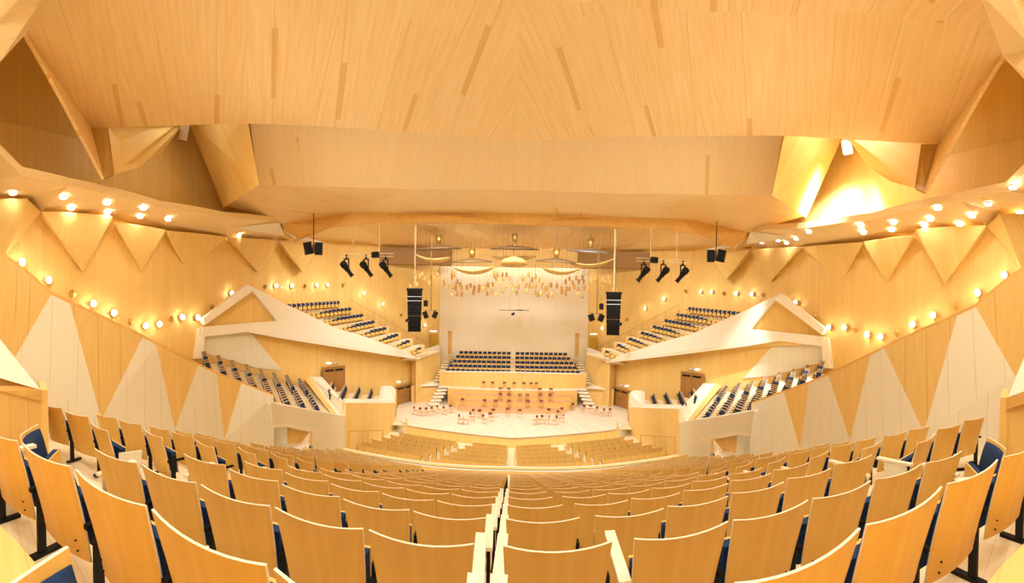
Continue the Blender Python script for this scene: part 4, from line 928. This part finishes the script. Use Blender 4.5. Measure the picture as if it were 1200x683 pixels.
# ------------------------------------------------------------------ gilded blocks on wires over the stage
PX = [(-9.954,35.5,6.74),(-9.675,35.5,7.0),(-9.387,35.5,6.45),(-8.738,35.5,6.608),(-8.003,35.5,6.853),(-7.87,35.5,7.205),(-8.367,35.5,6.507),(-7.403,35.5,6.393),(-7.351,35.5,5.859),(-6.938,35.5,5.585),(-6.549,35.5,6.994),(-6.498,35.5,6.551),(-6.276,35.5,6.811),(-6.349,35.5,5.576),(-6.082,35.5,5.793),(-5.906,35.5,6.1),(-5.633,35.5,5.788),(-5.494,35.5,5.434),(-6.518,35.5,4.693),(-5.979,35.5,4.864),(-5.439,35.5,4.772),(-6.077,35.5,5.396),(-4.914,35.5,5.517),(-4.516,35.5,5.691),(-4.113,35.5,5.426),(-3.623,35.5,5.207),(-3.584,35.5,5.557),(-4.194,35.5,4.944),(-3.184,35.5,5.382),(-2.966,35.5,5.514),(-2.75,35.5,5.777),(-2.528,35.5,5.647),(-2.223,35.5,5.824),(-2.438,35.5,5.56),(-2.779,35.5,4.859),(-2.254,35.5,5.038),(-1.898,35.5,4.735),(-2.018,35.5,6.697),(-1.839,35.5,6.437),(-1.671,35.5,6.873),(-1.232,35.5,6.791),(-1.138,35.5,6.444),(-0.838,35.5,6.796),(-0.526,35.5,6.452),(-1.479,35.5,5.874),(-0.862,35.5,5.663),(-1.205,35.5,5.223),(-2.066,35.5,6.958),(-0.198,35.5,5.238),(0.244,35.5,5.028),(0.143,35.5,5.767),(0.408,35.5,5.598),(0.783,35.5,6.652),(0.919,35.5,6.394),(1.15,35.5,5.746),(1.436,35.5,6.842),(1.796,35.5,6.33),(1.292,35.5,5.182),(1.545,35.5,5.712),(1.807,35.5,5.763),(2.14,35.5,6.689),(2.498,35.5,6.395),(2.159,35.5,5.73),(2.129,35.5,5.03),(2.441,35.5,4.82),(2.746,35.5,4.961),(2.861,35.5,5.839),(3.042,35.5,5.583),(3.309,35.5,5.505),(3.457,35.5,4.765),(3.743,35.5,5.871),(3.896,35.5,4.912),(4.366,35.5,5.808),(4.861,35.5,5.565),(4.913,35.5,5.215),(5.292,35.5,6.289),(5.688,35.5,6.618),(6.013,35.5,6.192),(5.398,35.5,5.544),(5.712,35.5,5.559),(6.202,35.5,5.804),(6.407,35.5,6.744),(6.687,35.5,6.361),(7.041,35.5,6.781),(7.187,35.5,6.389),(6.659,35.5,5.605),(6.58,35.5,5.068),(7.085,35.5,4.87),(7.293,35.5,5.728),(7.615,35.5,5.656),(7.92,35.5,6.389),(8.328,35.5,6.683),(8.613,35.5,6.388),(9.259,35.5,6.656),(9.545,35.5,6.45),(9.91,35.5,6.929),(10.017,35.5,6.438),(9.137,35.5,5.881),(10.368,35.5,5.69),(10.8,35.5,5.628),(-10.987,35.5,5.691),(-10.275,35.5,5.893),(-10.424,35.5,6.578),(-8.916,35.5,5.986),(5.319,35.5,5.056),(-0.248,35.5,5.586)]
first = None
order = sorted(range(len(PX)), key=lambda q: PX[q][0]); rank = {q: i for i, q in enumerate(order)}
for i, p in enumerate(PX):
    y = 35.5 + rnd.uniform(-1.6, 1.6); f = y / 35.5; p = (p[0] * f, y, p[2] * f)
    r = rank[i] + 1; tens = ('first', 'second', 'third', 'fourth', 'fifth', 'sixth', 'seventh', 'eighth', 'ninth', 'tenth', 'last')[(r - 1) // 10]
    lb = 'gilded hanging block over the stage, %s of the %s ten from the left' % (ORD[(r - 1) % 10 + 1], tens)
    if first is None:
        first = thing('hanging_block', lb, 'ornament', p, 0, 'gilded blocks hung over the stage')
        m = MB(); m.lathe((0, 0, 0), [(.10, -.24), (.13, -.2), (.13, .2), (.10, .24)], MT['pend'], 8); part(m.build('block', first), first)
        part(MB().rod((0, 0, .24), (0, 0, 5.2), .007, MT['disc'], 4).build('wire', first), first)
    else: dup(first, p, rnd.uniform(0, 1.5), lb)
HOUSE, FRONT, STAGE, RECESS, BALC, COVE, UP, WASH, EXPO = 165., 3700., 950., 250., 300., 45000., 600., 110., 0.22
# ------------------------------------------------------------------ light: house lights, cove lamp, added fill lamps
WARM = (1., .97, .88)
def area(name, loc, size, power, rot=(0, 0, 0), col=WARM, sy=None):
    l = bpy.data.lights.new(name, 'AREA'); l.energy = power; l.size = size; l.color = col
    if sy: l.shape = 'RECTANGLE'; l.size_y = sy
    o = bpy.data.objects.new(name, l); COL.objects.link(o); o.location = loc; o.rotation_euler = rot; return o
def spot(name, loc, target, power, angle, blend=.6, r=.25, col=WARM):
    l = bpy.data.lights.new(name, 'SPOT'); l.energy = power; l.spot_size = angle; l.spot_blend = blend; l.shadow_soft_size = r; l.color = col
    o = bpy.data.objects.new(name, l); COL.objects.link(o); o.location = loc
    o.rotation_euler = (Vector(target) - Vector(loc)).to_track_quat('-Z', 'Y').to_euler(); return o
# house lights set flush in the ceiling above the tier, overhead of the viewer
for x in (-6.2, -2.2, 2.2, 6.2):
    for y in (-2.6, 1.0):
        area('house_light', (x, y, 9.55), 1.2, HOUSE)
    # unseen spots added to brighten the walls and fronts farther ahead
    spot('front_fill_spot', (x, 3.6, 9.1), (x * 1.5, 27, -5.5), FRONT, 1.35, 1., .5)
# unseen area lamps added behind the lip to brighten the stage
for x in (-7, 0, 7):
    area('stage_fill', (x, 26.8, 11.6), 5.0, STAGE, (math.radians(38), 0, 0), (1., .99, .96), 1.2)
# unseen strips added in the slot to brighten the stage wall
for x in (-6.6, 0, 6.6):
    area('wall_wash_fill', (x, 47.4, 11.9), 6.0, WASH, (math.radians(12), 0, 0), (1., .99, .94), .4)
# unseen fill lamps added in the upper recess, dimmer on the left
area('recess_fill', (13.6, 9.5, 12.6), 1.2, RECESS); area('recess_fill', (-13.6, 9.5, 12.6), 1.2, RECESS * .35)
for s in (1, -1):
    area('balcony_fill', (-13.2 * s, 29.2, 9.9), 1.2, BALC)  # unseen area lamp added to brighten each balcony
# unseen spots added behind the parapets to brighten the ceiling
    for x, y, z, tx, ty in ((-9.4, 2.6, .6, -4., 2.), (-10.2, 8.4, -.2, -4.5, 9.), (-11.6, 13., -.9, -5., 14.)):
        spot('ceiling_fill_spot', (x * s, y, z), (tx * s, ty, 9.6), UP, 1.5, 1., .4)
    spot('ceiling_fill_spot', (-11.2 * s, 12., -.7), (-5 * s, 20., 9.2), UP * .9, 1.2, 1., .4)
spot('cove_lamp', (14.889,10.81,11.117), (16.919,12.439,8.314), COVE, 1.5, .9, .3, (1., .97, .92))
w = bpy.data.worlds.new('hall_air'); SC.world = w; w.use_nodes = True
w.node_tree.nodes['Background'].inputs[0].default_value = (1, .8, .55, 1); w.node_tree.nodes['Background'].inputs[1].default_value = .05

# ------------------------------------------------------------------ camera: cylindrical panorama from the upper tier
f_, p_, r_ = 404., .025, .018
F = Vector((0, math.cos(p_), -math.sin(p_))); R0 = Vector((1, 0, 0)); U0 = Vector((0, math.sin(p_), math.cos(p_)))
R = R0 * math.cos(r_) + U0 * math.sin(r_); U = U0 * math.cos(r_) - R0 * math.sin(r_)
c = bpy.data.cameras.new('camera'); o = bpy.data.objects.new('camera', c); COL.objects.link(o)
o.matrix_world = Matrix(((R.x, U.x, -F.x, 0), (R.y, U.y, -F.y, 0), (R.z, U.z, -F.z, 0), (0, 0, 0, 1)))
c.type = 'PANO'; c.panorama_type = 'CENTRAL_CYLINDRICAL'
c.central_cylindrical_range_u_min = -601.5 / f_; c.central_cylindrical_range_u_max = 598.5 / f_
c.central_cylindrical_range_v_min = -273 / f_; c.central_cylindrical_range_v_max = 410 / f_; c.central_cylindrical_radius = 1.
c.clip_start = .05; c.clip_end = 200
SC.camera = o
vs = SC.view_settings; vs.view_transform = 'Standard'; vs.look = 'None'; vs.gamma = 1.; vs.use_curve_mapping = False; vs.exposure = EXPO
try:
    cy = SC.cycles; cy.use_denoising = True; cy.max_bounces = 10; cy.diffuse_bounces = 6; cy.sample_clamp_indirect = 6.
except Exception: pass
